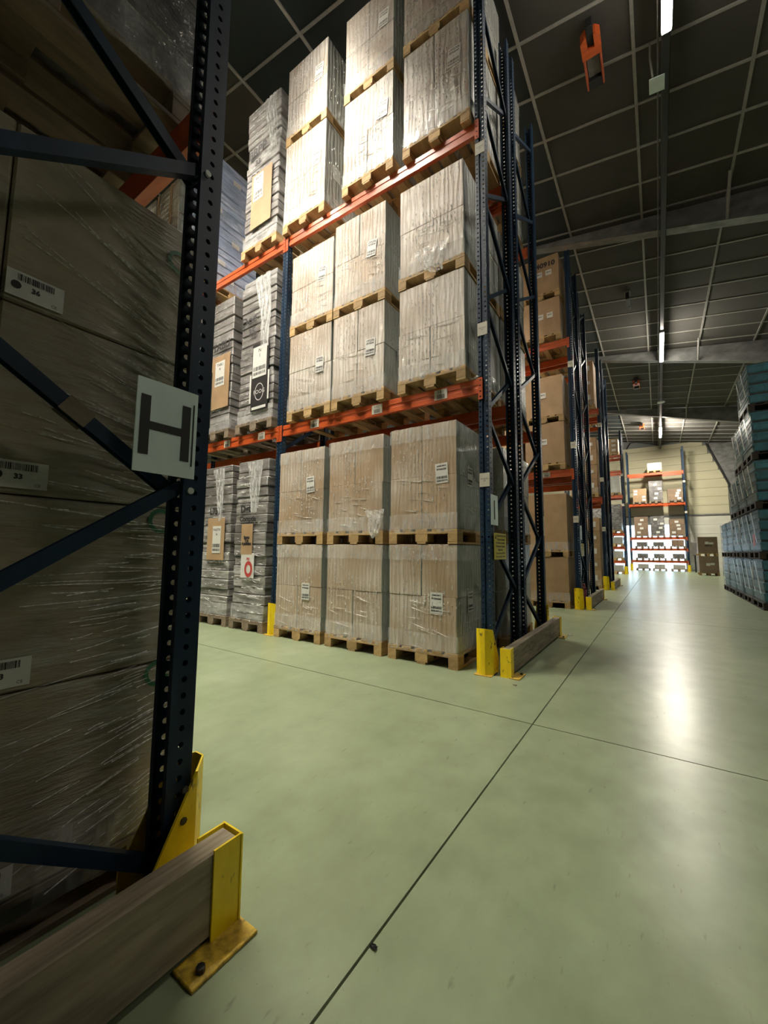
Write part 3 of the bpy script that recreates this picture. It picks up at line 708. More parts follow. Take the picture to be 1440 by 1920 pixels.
# ------------------------------------------------------------------ row signs
def sign(name, label, letter, x, yc, zc, wd, ht, line=True):
    t = thing(name, label, 'sign', (x, yc, zc), 'row letter signs')
    ob('plate', MB().box((0, 0, 0), (0.003, wd, ht), 0.001).mesh('plate', 'sign_white'), t)
    ob('letter', txt(letter, ht * 0.92, bold=0.0012), t, (0.0025, -0.005, -0.01), SIDE)
    if line: ob('edge_line', MB().box((0, 0, 0), (0.001, 0.004, ht * 0.72)).mesh('line', 'print'), t, (0.0025, wd * 0.43, 0))
    return t
sign('row_sign', 'white row sign with black letter H on the near upright', 'H', -1.248, 0.632, 1.468, 0.19, 0.285)
sign('row_sign', 'white row sign with black letter I behind the second rack upright', 'I', -1.262, 3.71, 1.49, 0.19, 0.285, False)
sign('row_sign', 'white row sign on the third rack end, seen edge on', 'J', -1.262, 8.86, 1.49, 0.19, 0.285, False)
def load_sign(yc, z, label):
    t = thing('load_notice', label, 'sign', (-1.262, yc, z), 'yellow rack load notices')
    ob('plate', MB().box((0, 0, 0), (0.003, 0.36, 0.25), 0.001).mesh('plate', 'sign_yellow'), t)
    for i, (s, q) in enumerate((('CONSIGNES PALETTIER', 0.026), ('Charges maximales', 0.03), ('par niveau et par echelle', 0.026), ('Uniformement reparties', 0.028), ('Equipement', 0.03), ('Charge par niveau 3000 kg', 0.025), ('Charge par echelle 12000 kg', 0.024))):
        ob('lettering', txt(s, q, bold=0.0008), t, (0.0025, 0.02 if i < 2 else 0, 0.1 - i * 0.033), SIDE)
    ob('warning_mark', MB().prism([(-0.155, 0.07), (-0.115, 0.07), (-0.135, 0.105)], 0, 0.0015, 0.0025).mesh('mark', 'print'), t)
load_sign(3.86, 1.15, 'yellow load notice with black print on the I rack end')
load_sign(9.0, 1.15, 'yellow load notice on the end of the third rack')

# ------------------------------------------------------------------ upright guards and timber barriers
def guard(x, y, face, label, mat='yellow', h=0.41):
    t = thing('upright_guard', label, 'guard', (x, y, 0), 'yellow upright guards')
    s = 1 if face < 0 else -1
    pl = [(-0.078, 0.16), (-0.078, 0.01), (-0.02, -0.045), (0.02, -0.045), (0.078, 0.01), (0.078, 0.16)]
    hh = [h * 0.3, h * 0.97, h, h, h * 0.97, h * 0.3]
    b = MB(); n = len(pl); v = []
    for off in (0.0, 0.006):
        for (px, py) in pl:
            k = 1 - off / 0.1; v.append((px * k, s * (py + (off if abs(py) < 0.05 else 0)), 0.0))
        for (px, py), z in zip(pl, hh):
            k = 1 - off / 0.1; v.append((px * k, s * (py + (off if abs(py) < 0.05 else 0)), z))
    f = []
    for i in range(n - 1):
        f += [(i, i + 1, n + i + 1, n + i), (2 * n + i, 3 * n + i, 3 * n + i + 1, 2 * n + i + 1), (n + i, n + i + 1, 3 * n + i + 1, 3 * n + i)]
    f += [(0, n, 3 * n, 2 * n), (n - 1, 3 * n - 1, 4 * n - 1, 2 * n - 1)]
    b.add(v, f); ob('shield', b.mesh('guard', mat), t)
    bb = MB()
    for z in (0.36, 0.27): bb.cyl((0.076, s * 0.05, h * z / 0.41), (0.081, s * 0.05, h * z / 0.41), 0.011, 8)
    ob('bolt', bb.mesh('bolt', 'black'), t)
    ob('foot_plate', MB().box((0, s * 0.05, 0.004), (0.158, 0.22, 0.008), 0.002).mesh('foot', 'yellow_worn'), t)
    return t
guard(XE, 0.80, 1, 'yellow guard round the foot of the near H upright')
guard(XE - 0.02, 3.605, -1, 'yellow guard at the front corner of the I rack')
guard(XM - 0.015, 3.605, -1, 'yellow guard between grey stacks and brown cartons in the I rack')
guard(XE, 5.765, 1, 'dull yellow guard behind the I rack, seen from its back')
guard(XE, 8.69, -1, 'yellow guard at the foot of the third rack')
guard(XE, 13.65, -1, 'yellow guard at the foot of the fourth rack')
guard(-1.42, 24.39, -1, 'yellow guard at the far left rack')
guard(-1.46, 30.49, -1, 'yellow guard at the left foot of the end rack')
guard(1.50, 30.49, -1, 'yellow guard at the right foot of the end rack')
def barrier(x, y0, y1, label, h=0.235, th=0.075, near=False):
    t = thing('timber_barrier', label, 'barrier', (x, (y0 + y1) / 2, 0), 'timber barriers at rack ends')
    L = y1 - y0
    ob('plank', MB().box((0, 0, h / 2 + 0.012), (th, L - 0.02, h - 0.012), 0.006).mesh('plank', 'plank'), t)
    for e in (-1, 1):
        b = MB(); y = e * (L / 2 - 0.003)
        b.box((0, y, h / 2 + 0.006), (th + 0.02, 0.006, h + 0.012))
        for sx in (-1, 1): b.box((sx * (th / 2 + 0.004), y - e * 0.045, h / 2 + 0.006), (0.006, 0.09, h + 0.012))
        br = ob('bracket', b.mesh('bracket', 'yellow'), t)
        fp = ob('floor_plate', MB().box((0.062 + th / 2 - 0.025, y - e * 0.09, 0.005), (0.09, 0.20, 0.010), 0.002).mesh('plate', 'yellow_worn'), t)
        ob('anchor_bolt', MB().cyl((0.08 + th / 2 - 0.025, y - e * 0.15, 0.01), (0.08 + th / 2 - 0.025, y - e * 0.15, 0.022), 0.012, 8).mesh('bolt', 'black'), fp)
    return t
barrier(-1.125, -1.45, 0.845, 'timber barrier with yellow end bracket at the near H rack')
barrier(-1.155, 3.62, 5.85, 'timber barrier at the end of the I rack')
barrier(-1.155, 8.72, 10.98, 'timber barrier at the end of the third rack')
barrier(-1.155, 13.68, 15.95, 'timber barrier at the end of the fourth rack')
def floor_rail(x, y0, y1, label):
    t = thing('floor_rail', label, 'rail', (x, (y0 + y1) / 2, 0), 'low floor rails inside the barriers')
    ob('batten', MB().box((0, 0, 0.035), (0.05, y1 - y0, 0.07), 0.006).mesh('batten', 'plank'), t)
floor_rail(-1.235, -0.05, 0.58, 'low wooden batten on the floor behind the near barrier')
floor_rail(-1.235, 3.85, 5.5, 'low wooden batten behind the I rack barrier')

# ------------------------------------------------------------------ loads: rack I front, bay 1
G0, G1_, G2_ = 'wrapped cartons on the floor of the I rack', 'wrapped cartons on the middle shelf of the I rack', 'wrapped cartons on the top shelf of the I rack'
colname = ('nearest the end upright', 'middle column', 'left column by the second upright')
YI, DI = 3.565, 1.09
L0 = [(-2.36, -1.58), (-3.24, -2.44), (-4.11, -3.31)]
for i, (a, b_) in enumerate(L0):
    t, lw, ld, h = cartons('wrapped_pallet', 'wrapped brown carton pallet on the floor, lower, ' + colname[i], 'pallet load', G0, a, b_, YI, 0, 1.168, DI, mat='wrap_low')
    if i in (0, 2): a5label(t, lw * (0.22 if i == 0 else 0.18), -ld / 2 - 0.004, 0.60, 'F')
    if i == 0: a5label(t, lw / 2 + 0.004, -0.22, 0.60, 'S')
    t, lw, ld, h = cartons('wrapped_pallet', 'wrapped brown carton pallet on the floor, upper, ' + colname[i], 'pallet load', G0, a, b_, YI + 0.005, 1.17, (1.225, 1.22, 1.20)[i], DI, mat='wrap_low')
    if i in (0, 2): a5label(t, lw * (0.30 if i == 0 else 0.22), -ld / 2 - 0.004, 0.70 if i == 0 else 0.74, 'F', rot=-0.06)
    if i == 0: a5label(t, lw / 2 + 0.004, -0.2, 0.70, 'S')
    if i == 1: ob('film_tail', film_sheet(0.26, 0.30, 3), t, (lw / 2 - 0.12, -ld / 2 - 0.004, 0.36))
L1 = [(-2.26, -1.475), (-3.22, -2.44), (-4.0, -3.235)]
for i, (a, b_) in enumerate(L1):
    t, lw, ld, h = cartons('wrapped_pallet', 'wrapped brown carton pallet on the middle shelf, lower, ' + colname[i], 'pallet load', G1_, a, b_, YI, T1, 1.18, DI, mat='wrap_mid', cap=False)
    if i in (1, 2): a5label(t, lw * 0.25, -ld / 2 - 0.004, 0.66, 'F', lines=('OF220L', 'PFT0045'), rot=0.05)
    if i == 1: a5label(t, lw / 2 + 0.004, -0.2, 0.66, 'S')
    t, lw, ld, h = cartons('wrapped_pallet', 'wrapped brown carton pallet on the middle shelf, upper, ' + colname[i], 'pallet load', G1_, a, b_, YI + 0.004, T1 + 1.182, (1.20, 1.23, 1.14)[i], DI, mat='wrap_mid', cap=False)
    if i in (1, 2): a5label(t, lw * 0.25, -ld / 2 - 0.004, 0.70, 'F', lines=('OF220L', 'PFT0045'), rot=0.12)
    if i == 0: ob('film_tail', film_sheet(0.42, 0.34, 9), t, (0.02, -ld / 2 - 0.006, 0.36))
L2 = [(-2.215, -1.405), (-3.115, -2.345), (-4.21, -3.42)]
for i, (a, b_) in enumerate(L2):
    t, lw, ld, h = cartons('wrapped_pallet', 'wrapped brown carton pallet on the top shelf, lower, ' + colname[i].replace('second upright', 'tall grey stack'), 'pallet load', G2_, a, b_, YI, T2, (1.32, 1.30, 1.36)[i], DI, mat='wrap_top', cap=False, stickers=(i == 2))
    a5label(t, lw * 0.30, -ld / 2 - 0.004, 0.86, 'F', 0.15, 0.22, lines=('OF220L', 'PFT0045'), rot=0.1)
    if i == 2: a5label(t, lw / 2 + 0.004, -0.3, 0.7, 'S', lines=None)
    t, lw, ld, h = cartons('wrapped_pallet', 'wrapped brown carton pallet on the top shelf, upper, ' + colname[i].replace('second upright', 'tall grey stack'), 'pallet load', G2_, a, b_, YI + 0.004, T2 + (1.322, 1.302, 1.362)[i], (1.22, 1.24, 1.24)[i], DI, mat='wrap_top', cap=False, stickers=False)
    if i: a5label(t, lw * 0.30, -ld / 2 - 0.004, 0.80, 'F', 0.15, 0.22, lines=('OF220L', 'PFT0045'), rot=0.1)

# ------------------------------------------------------------------ loads: rack I front, bay 2 (tall grey stacks)
GB = 'tall grey film-wrapped stacks in the I rack'
def panel(t, x, y, z, wd, ht, mat='kraft', name='card_sheet'): return ob(name, MB().box((0, 0, 0), (wd, 0.006, ht), 0.001).mesh('sheet', mat), t, (x, y, z))
# floor
t, lw, ld, h = bundles('wrapped_stack', 'tall grey wrapped stack on the floor with a torn kraft sheet and red emblem', GB, -5.05, -4.33, YI, 0, 2.36, 17, DI, wd='old_wood')
y = -ld / 2 - 0.026
writing(t, 'Dgt', 0.15, -0.08, 1.66, y, -0.05); writing(t, 'Comptia', 0.10, -0.03, 1.52, y)
panel(t, -0.03, y, 1.24, 0.24, 0.42); writing(t, 'Roma\nT pi\n4 palettes', 0.05, -0.03, 1.22, y - 0.005)
panel(t, -0.0, y + 0.003, 0.88, 0.28, 0.34, 'paper', 'paper_sheet')
rg = MB()
for q in range(20):
    a0, a1 = 2 * math.pi * q / 20, 2 * math.pi * (q + 1) / 20
    rg.add([(0.045 * math.cos(a0), 0, 0.06 * math.sin(a0)), (0.085 * math.cos(a0), 0, 0.11 * math.sin(a0)), (0.085 * math.cos(a1), 0, 0.11 * math.sin(a1)), (0.045 * math.cos(a1), 0, 0.06 * math.sin(a1))], [(0, 1, 2, 3)])
ob('emblem', rg.mesh('emblem', 'red_print', fix=False), t, (0.03, y - 0.003, 0.83)); ob('lettering', txt('PIK', 0.05, 'red_print', bold=0.002), t, (0.02, y - 0.003, 0.965), FRONT)
ob('film_flap', film_sheet(0.34, 0.72, 21, taper=0.35), t, (0.05, -ld / 2 - 0.006, 2.32))
t, lw, ld, h = bundles('wrapped_stack', 'tall grey wrapped stack on the floor beside the H upright, white label on brown card', GB, -5.86, -5.12, YI, 0, 2.35, 17, DI, wd='old_wood')
y = -ld / 2 - 0.026
panel(t, 0.04, y, 1.25, 0.42, 0.62); a5label(t, 0.07, y - 0.004, 1.24, 'F', 0.2, 0.4, lines=('PALETTE', 'A')); writing(t, 'L752', 0.14, 0.0, 1.66, y)
ob('film_flap', film_sheet(0.30, 0.80, 22, taper=0.2), t, (0.05, -ld / 2 - 0.006, 2.3))
# middle shelf
t, lw, ld, h = bundles('wrapped_stack', 'tall grey wrapped stack on the middle shelf with black card and round logo', GB, -5.10, -4.30, YI, T1, 2.36, 17, DI)
y = -ld / 2 - 0.026
writing(t, 'Doc', 0.20, -0.18, 1.70, y, -0.06); writing(t, '35', 0.16, -0.1, 1.50, y, -0.06)
panel(t, 0.12, y, 0.78, 0.36, 1.0, 'black_card', 'black_card'); a5label(t, 0.11, y - 0.004, 1.0, 'F', 0.30, 0.46, lines=('N', '1'))
rg = MB()
for q in range(24):
    a0, a1 = 2 * math.pi * q / 24, 2 * math.pi * (q + 1) / 24
    rg.add([(0.085 * math.cos(a0), 0, 0.115 * math.sin(a0)), (0.095 * math.cos(a0), 0, 0.127 * math.sin(a0)), (0.095 * math.cos(a1), 0, 0.127 * math.sin(a1)), (0.085 * math.cos(a1), 0, 0.115 * math.sin(a1))], [(0, 1, 2, 3)])
ob('emblem', rg.mesh('emblem', 'white_print', fix=False), t, (0.12, y - 0.005, 0.55)); ob('lettering', txt('POOG', 0.085, 'white_print'), t, (0.12, y - 0.005, 0.55), FRONT)
for xx in (-0.08, 0.31): panel(t, xx, y - 0.002, 0.62, 0.03, 0.42, 'paper', 'tape')
panel(t, 0.12, y - 0.004, 0.32, 0.3, 0.04, 'paper', 'tape')
ob('film_flap', film_sheet(0.34, 1.15, 23, taper=0.45), t, (0.12, -ld / 2 - 0.006, 2.32))
t, lw, ld, h = bundles('wrapped_stack', 'tall grey wrapped stack on the middle shelf marked TABLI', GB, -6.06, -5.27, YI, T1, 2.28, 16, DI)
y = -ld / 2 - 0.026
writing(t, 'TABLI', 0.17, 0.12, 1.50, y, -0.05); panel(t, 0.12, y, 0.92, 0.48, 0.86); a5label(t, 0.12, y - 0.004, 1.05, 'F', 0.24, 0.4, lines=('TABLI', 'A'))
# top shelf
t, lw, ld, h = bundles('wrapped_stack', 'tall grey wrapped stack on the top shelf marked BRPP', GB, -5.15, -4.345, YI, T2, 2.50, 18, DI, mat='wrap_grey', wd='pine')
y = -ld / 2 - 0.026
writing(t, 'BRPP', 0.19, -0.1, 1.70, y, -0.03); writing(t, '33', 0.13, -0.08, 1.50, y); writing(t, 'DR', 0.15, -0.12, 1.28, y)
panel(t, 0.03, y, 0.86, 0.46, 0.9); a5label(t, -0.04, y - 0.004, 1.06, 'F', 0.22, 0.42, lines=('BRPP', 'C'))
ob('film_flap', film_sheet(0.28, 0.95, 24, taper=0.55), t, (0.2, -ld / 2 - 0.006, 2.46))
t, lw, ld, h = bundles('wrapped_stack', 'pale blue film-wrapped stack on the top shelf beside the H upright', None, -6.95, -6.13, YI, T2, 2.55, 14, DI, mat='wrap_blue', wd='pine')
for k in range(9):
    rd = random.Random(k + 50); ob('sticker', boxmesh((0.0016, 0.16, 0.09), 'paper', 0), t, (lw / 2 + 0.012, rd.uniform(-0.42, 0.3), 0.35 + k * 0.24))
t, lw, ld, h = bundles('wrapped_stack', 'bright wrapped stack with brown corner posts, glimpsed left of the H upright', None, -7.95, -7.15, YI, T2, 2.6, 14, DI, mat='wrap_mid', wd='pine')
for xx in (-0.38, 0.1): ob('corner_post', MB().box((0, 0, 0), (0.07, 0.02, 2.4), 0.004).mesh('post', 'kraft'), t, (xx, -ld / 2 - 0.015, PH + 1.22))
bundles('wrapped_stack', 'bright wrapped stack farthest left on the top shelf of the I rack', None, -8.85, -8.05, YI, T2, 2.6, 14, DI, mat='wrap_mid', wd='pine')
t, lw, ld, h = bundles('wrapped_stack', 'grey wrapped stack on the middle shelf hidden behind the H upright', None, -6.98, -6.18, YI, T1, 2.2, 16, DI)

# ------------------------------------------------------------------ loads: rack behind I (seen through the end frame)
Y2, D2 = 4.69, 1.12
for z0, hs, nm in ((0.0, (1.2, 1.15), 'floor'), (T1, (1.2, 1.15), 'middle shelf'), (T2, (1.25, 1.2), 'top shelf')):
    zz = z0
    for k, hh in enumerate(hs):
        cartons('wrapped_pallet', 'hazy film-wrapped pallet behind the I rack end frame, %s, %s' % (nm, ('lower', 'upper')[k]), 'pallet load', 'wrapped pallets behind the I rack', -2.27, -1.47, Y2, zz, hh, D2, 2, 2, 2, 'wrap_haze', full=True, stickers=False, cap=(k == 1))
        zz += hh + 0.002
# ------------------------------------------------------------------ loads: rack J, big plain boxes
GJ = 'big plain brown boxes on pallets'
for c, (a, b_) in enumerate(((-2.265, -1.47), (-3.13, -2.335))):
    cn = ('by the end upright', 'second column')[c]
    for z0, hs, nm in ((0.0, (1.0, 1.28), 'floor'), (T1, (1.0, 0.99), 'middle shelf'), (T2, (0.95, 0.97), 'top shelf')):
        zz = z0
        for k, hh in enumerate(hs):
            lab = 'big plain brown box on a pallet, %s, %s, %s' % (nm, ('lower', 'upper')[k], cn)
            if c == 0 and k == 1 and nm == 'top shelf': lab = 'big plain brown box marked 40910 on the top shelf'
            t, lw, ld, h = cartons('boxed_pallet', lab, 'pallet load', GJ, a, b_, 8.65, zz, hh, 1.09, 1, 1, 1, 'kraft', full=(c == 0), stickers=False, film=(nm == 'floor'), cap=False, crease=False)
            if c == 0 and nm != 'floor':
                for q in range(2 if nm == 'top shelf' else 1):
                    a5label(t, -0.0 + q * 0.19, -ld / 2 - 0.004, hh * 0.60, 'F', 0.12, 0.12, lines=None)
                    ob('barcode', barcode(0.08, 0.03, 11), t, (-0.0 + q * 0.19, -ld / 2 - 0.0075, hh * 0.61), FRONT)
                if nm == 'top shelf' and k == 1: writing(t, '40910', 0.155, 0.13, hh * 0.80, -ld / 2 - 0.004, 0.02)
            zz += hh + 0.002
GJB = 'wrapped pallets behind the plain boxes'
for z0, hh, nm in ((0.0, 2.1, 'floor'), (T1, 2.0, 'middle shelf'), (T2, 1.9, 'top shelf')):
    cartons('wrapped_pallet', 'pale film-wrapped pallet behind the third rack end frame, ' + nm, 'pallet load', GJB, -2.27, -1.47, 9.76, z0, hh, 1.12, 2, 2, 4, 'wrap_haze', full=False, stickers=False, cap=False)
# rack K
GK = 'labelled carton columns in the fourth rack'
for z0, hh, nm, n in ((0.0, 2.15, 'floor', 5), (T1, 1.86, 'middle shelf', 4), (T2, 1.55, 'top shelf', 3)):
    t, lw, ld, h = cartons('wrapped_pallet', 'tall column of labelled cartons in the fourth rack, ' + nm, 'pallet load', GK, -2.2, -1.42, 13.62, z0, hh, 1.08, 2, 2, n, 'kraft', full=False, stickers=False, film=True, cap=False)
    for k in range(n): a5label(t, 0.2, -ld / 2 - 0.006, PH + (k + .5) * (hh - PH) / n, 'F', 0.16, 0.1 if k % 2 else 0.16, lines=None)
for z0, hh, nm in ((0.0, 2.0, 'floor'), (T1, 1.9, 'middle shelf'), (T2, 1.5, 'top shelf')):
    cartons('wrapped_pallet', 'wrapped pallet behind the fourth rack end frame, ' + nm, 'pallet load', 'wrapped pallets behind the fourth rack', -2.2, -1.42, 14.72, z0, hh, 1.12, 2, 2, 4, 'wrap_mid', full=False, stickers=False, cap=False)
# rack L
GL = 'loads on the far left rack'
for c, (a, b_) in enumerate(((-2.27, -1.52), (-3.15, -2.37))):
    cn = ('right', 'left')[c]
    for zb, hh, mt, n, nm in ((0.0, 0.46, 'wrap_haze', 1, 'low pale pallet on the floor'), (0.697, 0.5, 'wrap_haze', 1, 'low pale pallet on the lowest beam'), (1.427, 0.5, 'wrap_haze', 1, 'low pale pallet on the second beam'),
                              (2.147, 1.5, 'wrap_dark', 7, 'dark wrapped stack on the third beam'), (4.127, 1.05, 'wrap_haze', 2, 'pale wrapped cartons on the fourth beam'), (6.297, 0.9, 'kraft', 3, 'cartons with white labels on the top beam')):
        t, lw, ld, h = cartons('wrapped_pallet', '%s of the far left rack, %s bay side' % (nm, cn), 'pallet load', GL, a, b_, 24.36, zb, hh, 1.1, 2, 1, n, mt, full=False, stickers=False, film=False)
        if mt == 'kraft':
            for q in range(3):
                for s in (-1, 1): a5label(t, s * 0.17, -ld / 2 - 0.004, PH + 0.13 + q * 0.25, 'F', 0.2, 0.12, lines=None)
# end rack
GF = 'loads on the end rack'
cols = ((-1.22, -0.46, 'left'), (-0.34, 0.40, 'middle'), (0.62, 1.40, 'right'))
for c, (a, b_, cn) in enumerate(cols):
    spec = [(0.0, 0.40, 'wrap_haze', 1, 'low pallet on the floor'), (0.647, 0.42, 'wrap_dark', 1, 'low dark pallet on the lowest beam'), (1.397, 0.40 if c < 2 else 0.52, 'wrap_dark' if c < 2 else 'kraft_dull', 1, 'low pallet on the second beam'),
            (2.097, (1.30, 1.32, 1.10)[c], ('kraft_dull', 'wrap_dark', 'kraft_dull')[c], (3, 8, 3)[c], ('brown cartons', 'dark wrapped stack', 'brown cartons with pale labels')[c] + ' on the third beam'),
            (4.227, (0.98, 1.42, 0.85)[c], ('kraft', 'wrap_dark', 'kraft_dull')[c], (2, 2, 2)[c], ('light brown cartons', 'tall dark wrapped load', 'greyish cartons')[c] + ' on the fourth beam')]
    for zb, hh, mt, n, nm in spec:
        t, lw, ld, h = cartons('wrapped_pallet', '%s of the end rack, %s one' % (nm, cn), 'pallet load', GF, a, b_, 30.45, zb, hh, 1.0, 2, 1, n, mt, full=False, stickers=False, film=False, wd='old_wood', inset=(0.16 if hh < 0.6 else 0.0))
        if hh > 0.8:
            rd = random.Random(c * 9 + n)
            for q in range(4): a5label(t, rd.uniform(-0.25, 0.25), -ld / 2 - 0.004, PH + (q + .6) * (hh - PH) / 4.4, 'F', 0.19, 0.13, lines=None)
t, lw, ld, h = cartons('wrapped_pallet', 'low crumpled film-wrapped load alone on the top beam of the end rack', 'pallet load', GF, -0.36, 0.42, 30.45, 6.197, 0.62, 1.0, 2, 1, 1, 'wrap_mid', full=False, stickers=False, film=True)
# two big boxes by the end wall
for k in range(2):
    t, lw, ld, h = cartons('boxed_pallet', 'dull brown box on a pallet by the end wall, %s of two' % ('lower', 'upper')[k], 'pallet load', 'stacked dull boxes by the end wall', 1.67, 2.47, 26.0, k * 0.972, 0.97, 1.1, 1, 1, 1, 'kraft_dull', full=False, stickers=False, film=False)
    a5label(t, -0.03, -ld / 2 - 0.004, 0.66 if k else 0.55, 'F', 0.15, 0.13, lines=None); a5label(t, 0.14, -ld / 2 - 0.004, 0.64 if k else 0.58, 'F', 0.17, 0.1, lines=None)
    if k: writing(t, '40910', 0.11, 0.02, 0.52, -ld / 2 - 0.004)
t = thing('wall_cabinet', 'dark grey cabinet on a post beside the end rack', 'cabinet', (1.72, 29.6, 0))
ob('door', MB().box((0, -0.11, 1.36), (0.21, 0.02, 0.72), 0.006).mesh('door', 'grey_mesh'), t)
ob('body', MB().box((0, 0, 1.36), (0.23, 0.2, 0.78), 0.008).mesh('body', 'wall_grey'), t)
ob('post', MB().box((0.03, 0, 0.485), (0.07, 0.07, 0.97), 0.005).mesh('post', 'black'), t)

# ------------------------------------------------------------------ near load in rack H
GH = 'near wrapped loads in the H rack'
t = thing('wrapped_pallet', 'big dark film-wrapped carton load behind the near H frame', 'pallet load', (-1.905, 0.275, 0), GH)
W_, D_ = 0.81, 1.15
pallet(t, W_, D_, 'old_wood')
rows = 4; ch = (2.354 - PH) / rows
me = boxmesh((W_ / 2 - 0.004, D_ / 2 - 0.004, ch - 0.004), 'wrap_near', 0.006)
for i in (-1, 1):
    for j in (-1, 1):
        for k in range(rows):
            ob('carton', me, t, (i * W_ / 4, j * D_ / 4 + 0.0, PH + (k + .5) * ch))
for k, s in enumerate(('31', '33', '33', '36')):
    zc = PH + k * ch + 0.045
    p = ob('paper_label', boxmesh((0.0016, 0.135, 0.078), 'paper', 0), t, (W_ / 2 + 0.003, 0.075, zc + 0.012))
    ob('barcode', barcode(0.085, 0.02, 30 + k), p, (0.0015, 0.0, 0.022), SIDE); ob('lettering', txt(s, 0.02, bold=0.001), p, (0.0015, 0.0, -0.006), SIDE)
    ob('lettering', txt('CE', 0.012), p, (0.0015, 0.045, -0.028), SIDE)
    el = MB().cyl((0, -0.045, -0.004), (0.0008, -0.045, -0.004), 0.012, 12); ob('emblem', el.mesh('emblem', 'print'), p, (0.001, 0, 0))
for yy, zz in ((0.49, 2.21), (0.50, 0.66), (0.48, 1.2)):
    rg = MB()
    for q in range(20):
        a0, a1 = 2 * math.pi * q / 20, 2 * math.pi * (q + 1) / 20
        if q in (0, 1, 19): continue
        rg.add([(0, 0.03 * math.cos(a0), 0.03 * math.sin(a0)), (0, 0.045 * math.cos(a0), 0.045 * math.sin(a0)), (0, 0.045 * math.cos(a1), 0.045 * math.sin(a1)), (0, 0.03 * math.cos(a1), 0.03 * math.sin(a1))], [(0, 1, 2, 3)])
    ob('stamp', rg.mesh('stamp', 'green_print', fix=False), t, (W_ / 2 + 0.003, yy, zz))
ob('film_band', ring_film(W_, D_, PH - 0.06, PH + 0.14, 41, 'film', 0.004, 0.006), t)
# near-white film creases fanning out from the corner, standing in for glints
rd = random.Random(5); b = MB()
for q in range(230):
    z0 = rd.uniform(0.2, 2.25); y1 = D_ / 2 - abs(rd.gauss(0.0, 0.16)); ln = rd.uniform(0.03, 0.16) if q % 8 else rd.uniform(0.2, 0.5); sl = (z0 - 1.05) * 0.22 + rd.uniform(-0.04, 0.04)
    za = z0; zb = z0 + sl * ln / 0.5 * 1.0; wv = rd.uniform(0.0009, 0.0021); x = W_ / 2 + 0.0015
    y0 = y1 - ln; ym = (y0 + y1) / 2; zm = (za + zb) / 2 + rd.uniform(-.004, .004)
    for (pa, pb) in (((y1, za), (ym, zm)), ((ym, zm), (y0, zb))):
        b.add([(x, pa[0], pa[1] - wv), (x, pb[0], pb[1] - wv), (x + 0.003, pb[0], pb[1]), (x + 0.003, pa[0], pa[1]), (x, pb[0], pb[1] + wv), (x, pa[0], pa[1] + wv)], [(0, 1, 2, 3), (3, 2, 4, 5)])
o = ob('film_glint_creases', b.mesh('creases', 'crease', fix=False), t); o['kind'] = 'stuff'
for c, (a, b_) in enumerate(((-2.31, -1.5), (-3.16, -2.36), (-4.05, -3.25))):
    t, lw, ld, h = cartons('wrapped_pallet', 'dark wrapped pallet on the shelf above the near load, ' + ('by the H upright', 'second from the H upright', 'third from the H upright')[c], 'pallet load', GH, a, b_, -0.29, T1, 1.5, 1.13, 2, 2, 3, 'wrap_dark', full=True, stickers=False, cap=False, wd='old_wood')
    if c == 0: ob('film_tail', film_sheet(0.07, 0.62, 33), t, (lw / 2 - 0.03, ld / 2 + 0.004, 1.36), (0, 0, math.pi))
cartons('wrapped_pallet', 'wrapped pallet on the floor deeper inside the H rack', 'pallet load', GH, -3.2, -2.4, -0.29, 0, 2.2, 1.13, 2, 2, 4, 'wrap_near', full=False, stickers=False, cap=False, wd='old_wood')
t, lw, ld, h = cartons('wrapped_pallet', 'wrapped pallet with a dangling film tail on the top shelf of the H rack', 'pallet load', GH, -2.31, -1.5, -0.29, T2, 1.5, 1.13, 2, 2, 3, 'wrap_top', full=False, stickers=False, cap=False, wd='old_wood')

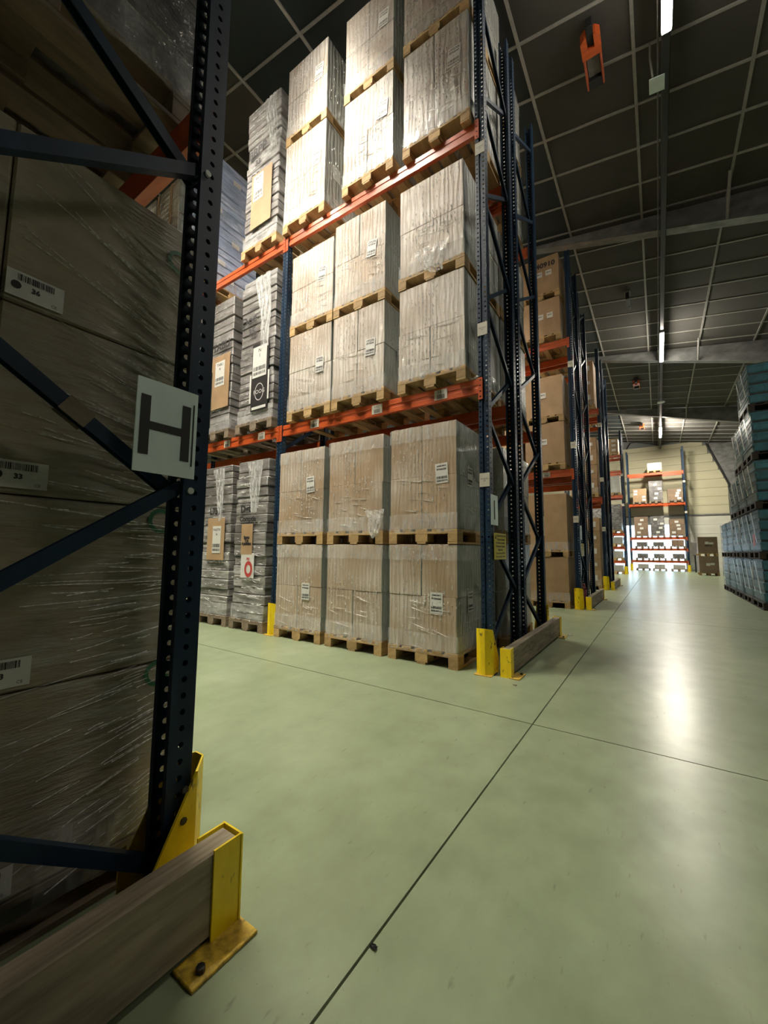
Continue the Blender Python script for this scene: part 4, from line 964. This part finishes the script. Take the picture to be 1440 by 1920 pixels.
# ------------------------------------------------------------------ blue crates under film on the right
GBL = 'stacks of blue crates under film'
def crate_mesh(wd, d, h, mat):
    k = ('crate', wd, d, h, mat)
    if k not in CACHE:
        b = MB(); b.box((0, 0, 0), (wd - 0.03, d - 0.03, h - 0.03), 0.025)
        b.box((0, 0, h / 2 - 0.05), (wd - 0.008, d - 0.008, 0.03))
        for sy in (-1, 1):
            for q in (-0.3, 0, 0.3): b.box((q * wd, sy * (d / 2 - 0.012), 0), (0.03, 0.014, h - 0.06))
        CACHE[k] = b.mesh('crate', mat)
    return CACHE[k]
def crate_load(x0, y0, z0, d, label, tall=1.0, strap=1, seed=0):
    rd = random.Random(seed); w_ = 1.15
    t = thing('crate_pallet', label, 'pallet load', (x0 + w_ / 2, y0 + d / 2, z0), GBL)
    pallet(t, w_, d, 'dark_wood', False)
    n = 4; h = (tall - PH - 0.012) / n
    ob('gap_filler', MB().box((0, 0, (tall + PH) / 2), (w_ - 0.09, d - 0.09, tall - PH - 0.02)).mesh('gap_filler', 'black'), t)  # black filler added so the gaps between crates look dark
    for k in range(n):
        for i in range(2):
            m_ = crate_mesh(round(w_ / 2 - 0.02, 3), round(d - 0.02, 3), round(h, 4), 'crate_blue')
            ob('crate', m_, t, ((i - .5) * (w_ / 2 - 0.012) + rd.uniform(-.006, .006), rd.uniform(-.004, .004), PH + 0.003 + (k + .5) * h))
    x = -w_ / 2 - 0.014
    if strap:
        ya, yb, za, zb = -d * 0.12, -d * 0.47, tall - 0.05, PH + 0.18
        ob('strap', MB().prism([(ya, za), (ya + 0.06, za), (yb + 0.06, zb), (yb, zb)], 0, x - 0.006, x).mesh('strap', 'white_metal'), t)
        ob('strap', MB().prism([(ya + 0.5 * d, za), (ya + .5 * d + 0.06, za), (yb + .5 * d + 0.06, zb), (yb + .5 * d, zb)], 0, x - 0.006, x).mesh('strap', 'white_metal'), t)
    ob('film_cover', ring_film(w_ - 0.01, d - 0.01, PH + 0.01, tall - 0.012, seed % 6 + 60, 'film_teal', 0.004, 0.008, 8), t)
    if seed % 2 == 0: ob('film_flap', film_sheet(0.18, 0.45, 70 + seed % 5), t, (x - 0.012, -0.05, tall - 0.12), (0, 0, R(-90)))
    return t
tn = ('bottom', 'second', 'third', 'fourth', 'top')
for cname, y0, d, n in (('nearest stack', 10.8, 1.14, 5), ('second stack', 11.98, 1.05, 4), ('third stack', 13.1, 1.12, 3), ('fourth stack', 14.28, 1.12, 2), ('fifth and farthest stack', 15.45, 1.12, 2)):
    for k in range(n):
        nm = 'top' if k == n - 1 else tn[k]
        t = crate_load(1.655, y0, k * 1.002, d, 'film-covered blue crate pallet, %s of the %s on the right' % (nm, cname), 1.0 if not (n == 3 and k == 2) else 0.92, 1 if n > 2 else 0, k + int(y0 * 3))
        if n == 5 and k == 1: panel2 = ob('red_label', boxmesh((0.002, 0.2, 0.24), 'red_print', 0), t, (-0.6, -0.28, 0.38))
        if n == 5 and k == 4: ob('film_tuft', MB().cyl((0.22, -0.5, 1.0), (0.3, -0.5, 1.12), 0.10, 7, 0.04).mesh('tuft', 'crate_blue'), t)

# ------------------------------------------------------------------ small things
t = thing('canister', 'maroon canister standing between the third rack uprights', 'canister', (-1.32, 9.2, 0.0))
ob('body', MB().cyl((0, 0, 0.0), (0, 0, 0.34), 0.085, 14, 0.08).cyl((0, 0, 0.34), (0, 0, 0.42), 0.08, 14, 0.05).mesh('body', 'maroon', True), t)
ob('cap', MB().cyl((0, 0, 0.42), (0, 0, 0.47), 0.055, 12, 0.045).mesh('cap', 'maroon', True), t)
ob('hose', MB().tube([(0, 0, 0.46), (-0.02, -0.04, 0.58), (-0.03, -0.12, 0.66), (-0.03, -0.16, 0.56), (-0.03, -0.13, 0.4)], 0.012).mesh('hose', 'black'), t)
def scrap(x, y, z, s, label, mat, name='film_scrap', cat='scrap'):
    rd = random.Random(int((x + 20) * 100)); b = MB(); n = 6; v = []
    for j in range(n + 1):
        for i in range(n + 1): v.append(((i / n - .5) * s, (j / n - .5) * s * .6, 0.002 + rd.random() * s * 0.28))
    b.add(v, [(j * (n + 1) + i, j * (n + 1) + i + 1, (j + 1) * (n + 1) + i + 1, (j + 1) * (n + 1) + i) for j in range(n) for i in range(n)])
    o = ob(name, b.mesh('scrap', mat, fix=False), None, (x, y, z)); tag(o, label, cat)
scrap(-1.425, 3.655, Z1 + 0.146, 0.13, 'crumpled white film scrap on the orange beam by the I upright', 'film_dense')
scrap(-1.02, 5.93, 0.0, 0.07, 'torn white paper scrap on the floor by the I barrier', 'paper', 'paper_scrap')
scrap(-1.03, 3.46, 0.0, 0.03, 'tiny dark chip on the floor before the I barrier', 'plank', 'wood_chip', 'chip')
scrap(-0.706, 1.006, 0.0, 0.022, 'small dark leaf on the floor by the long joint', 'black', 'leaf', 'leaf')
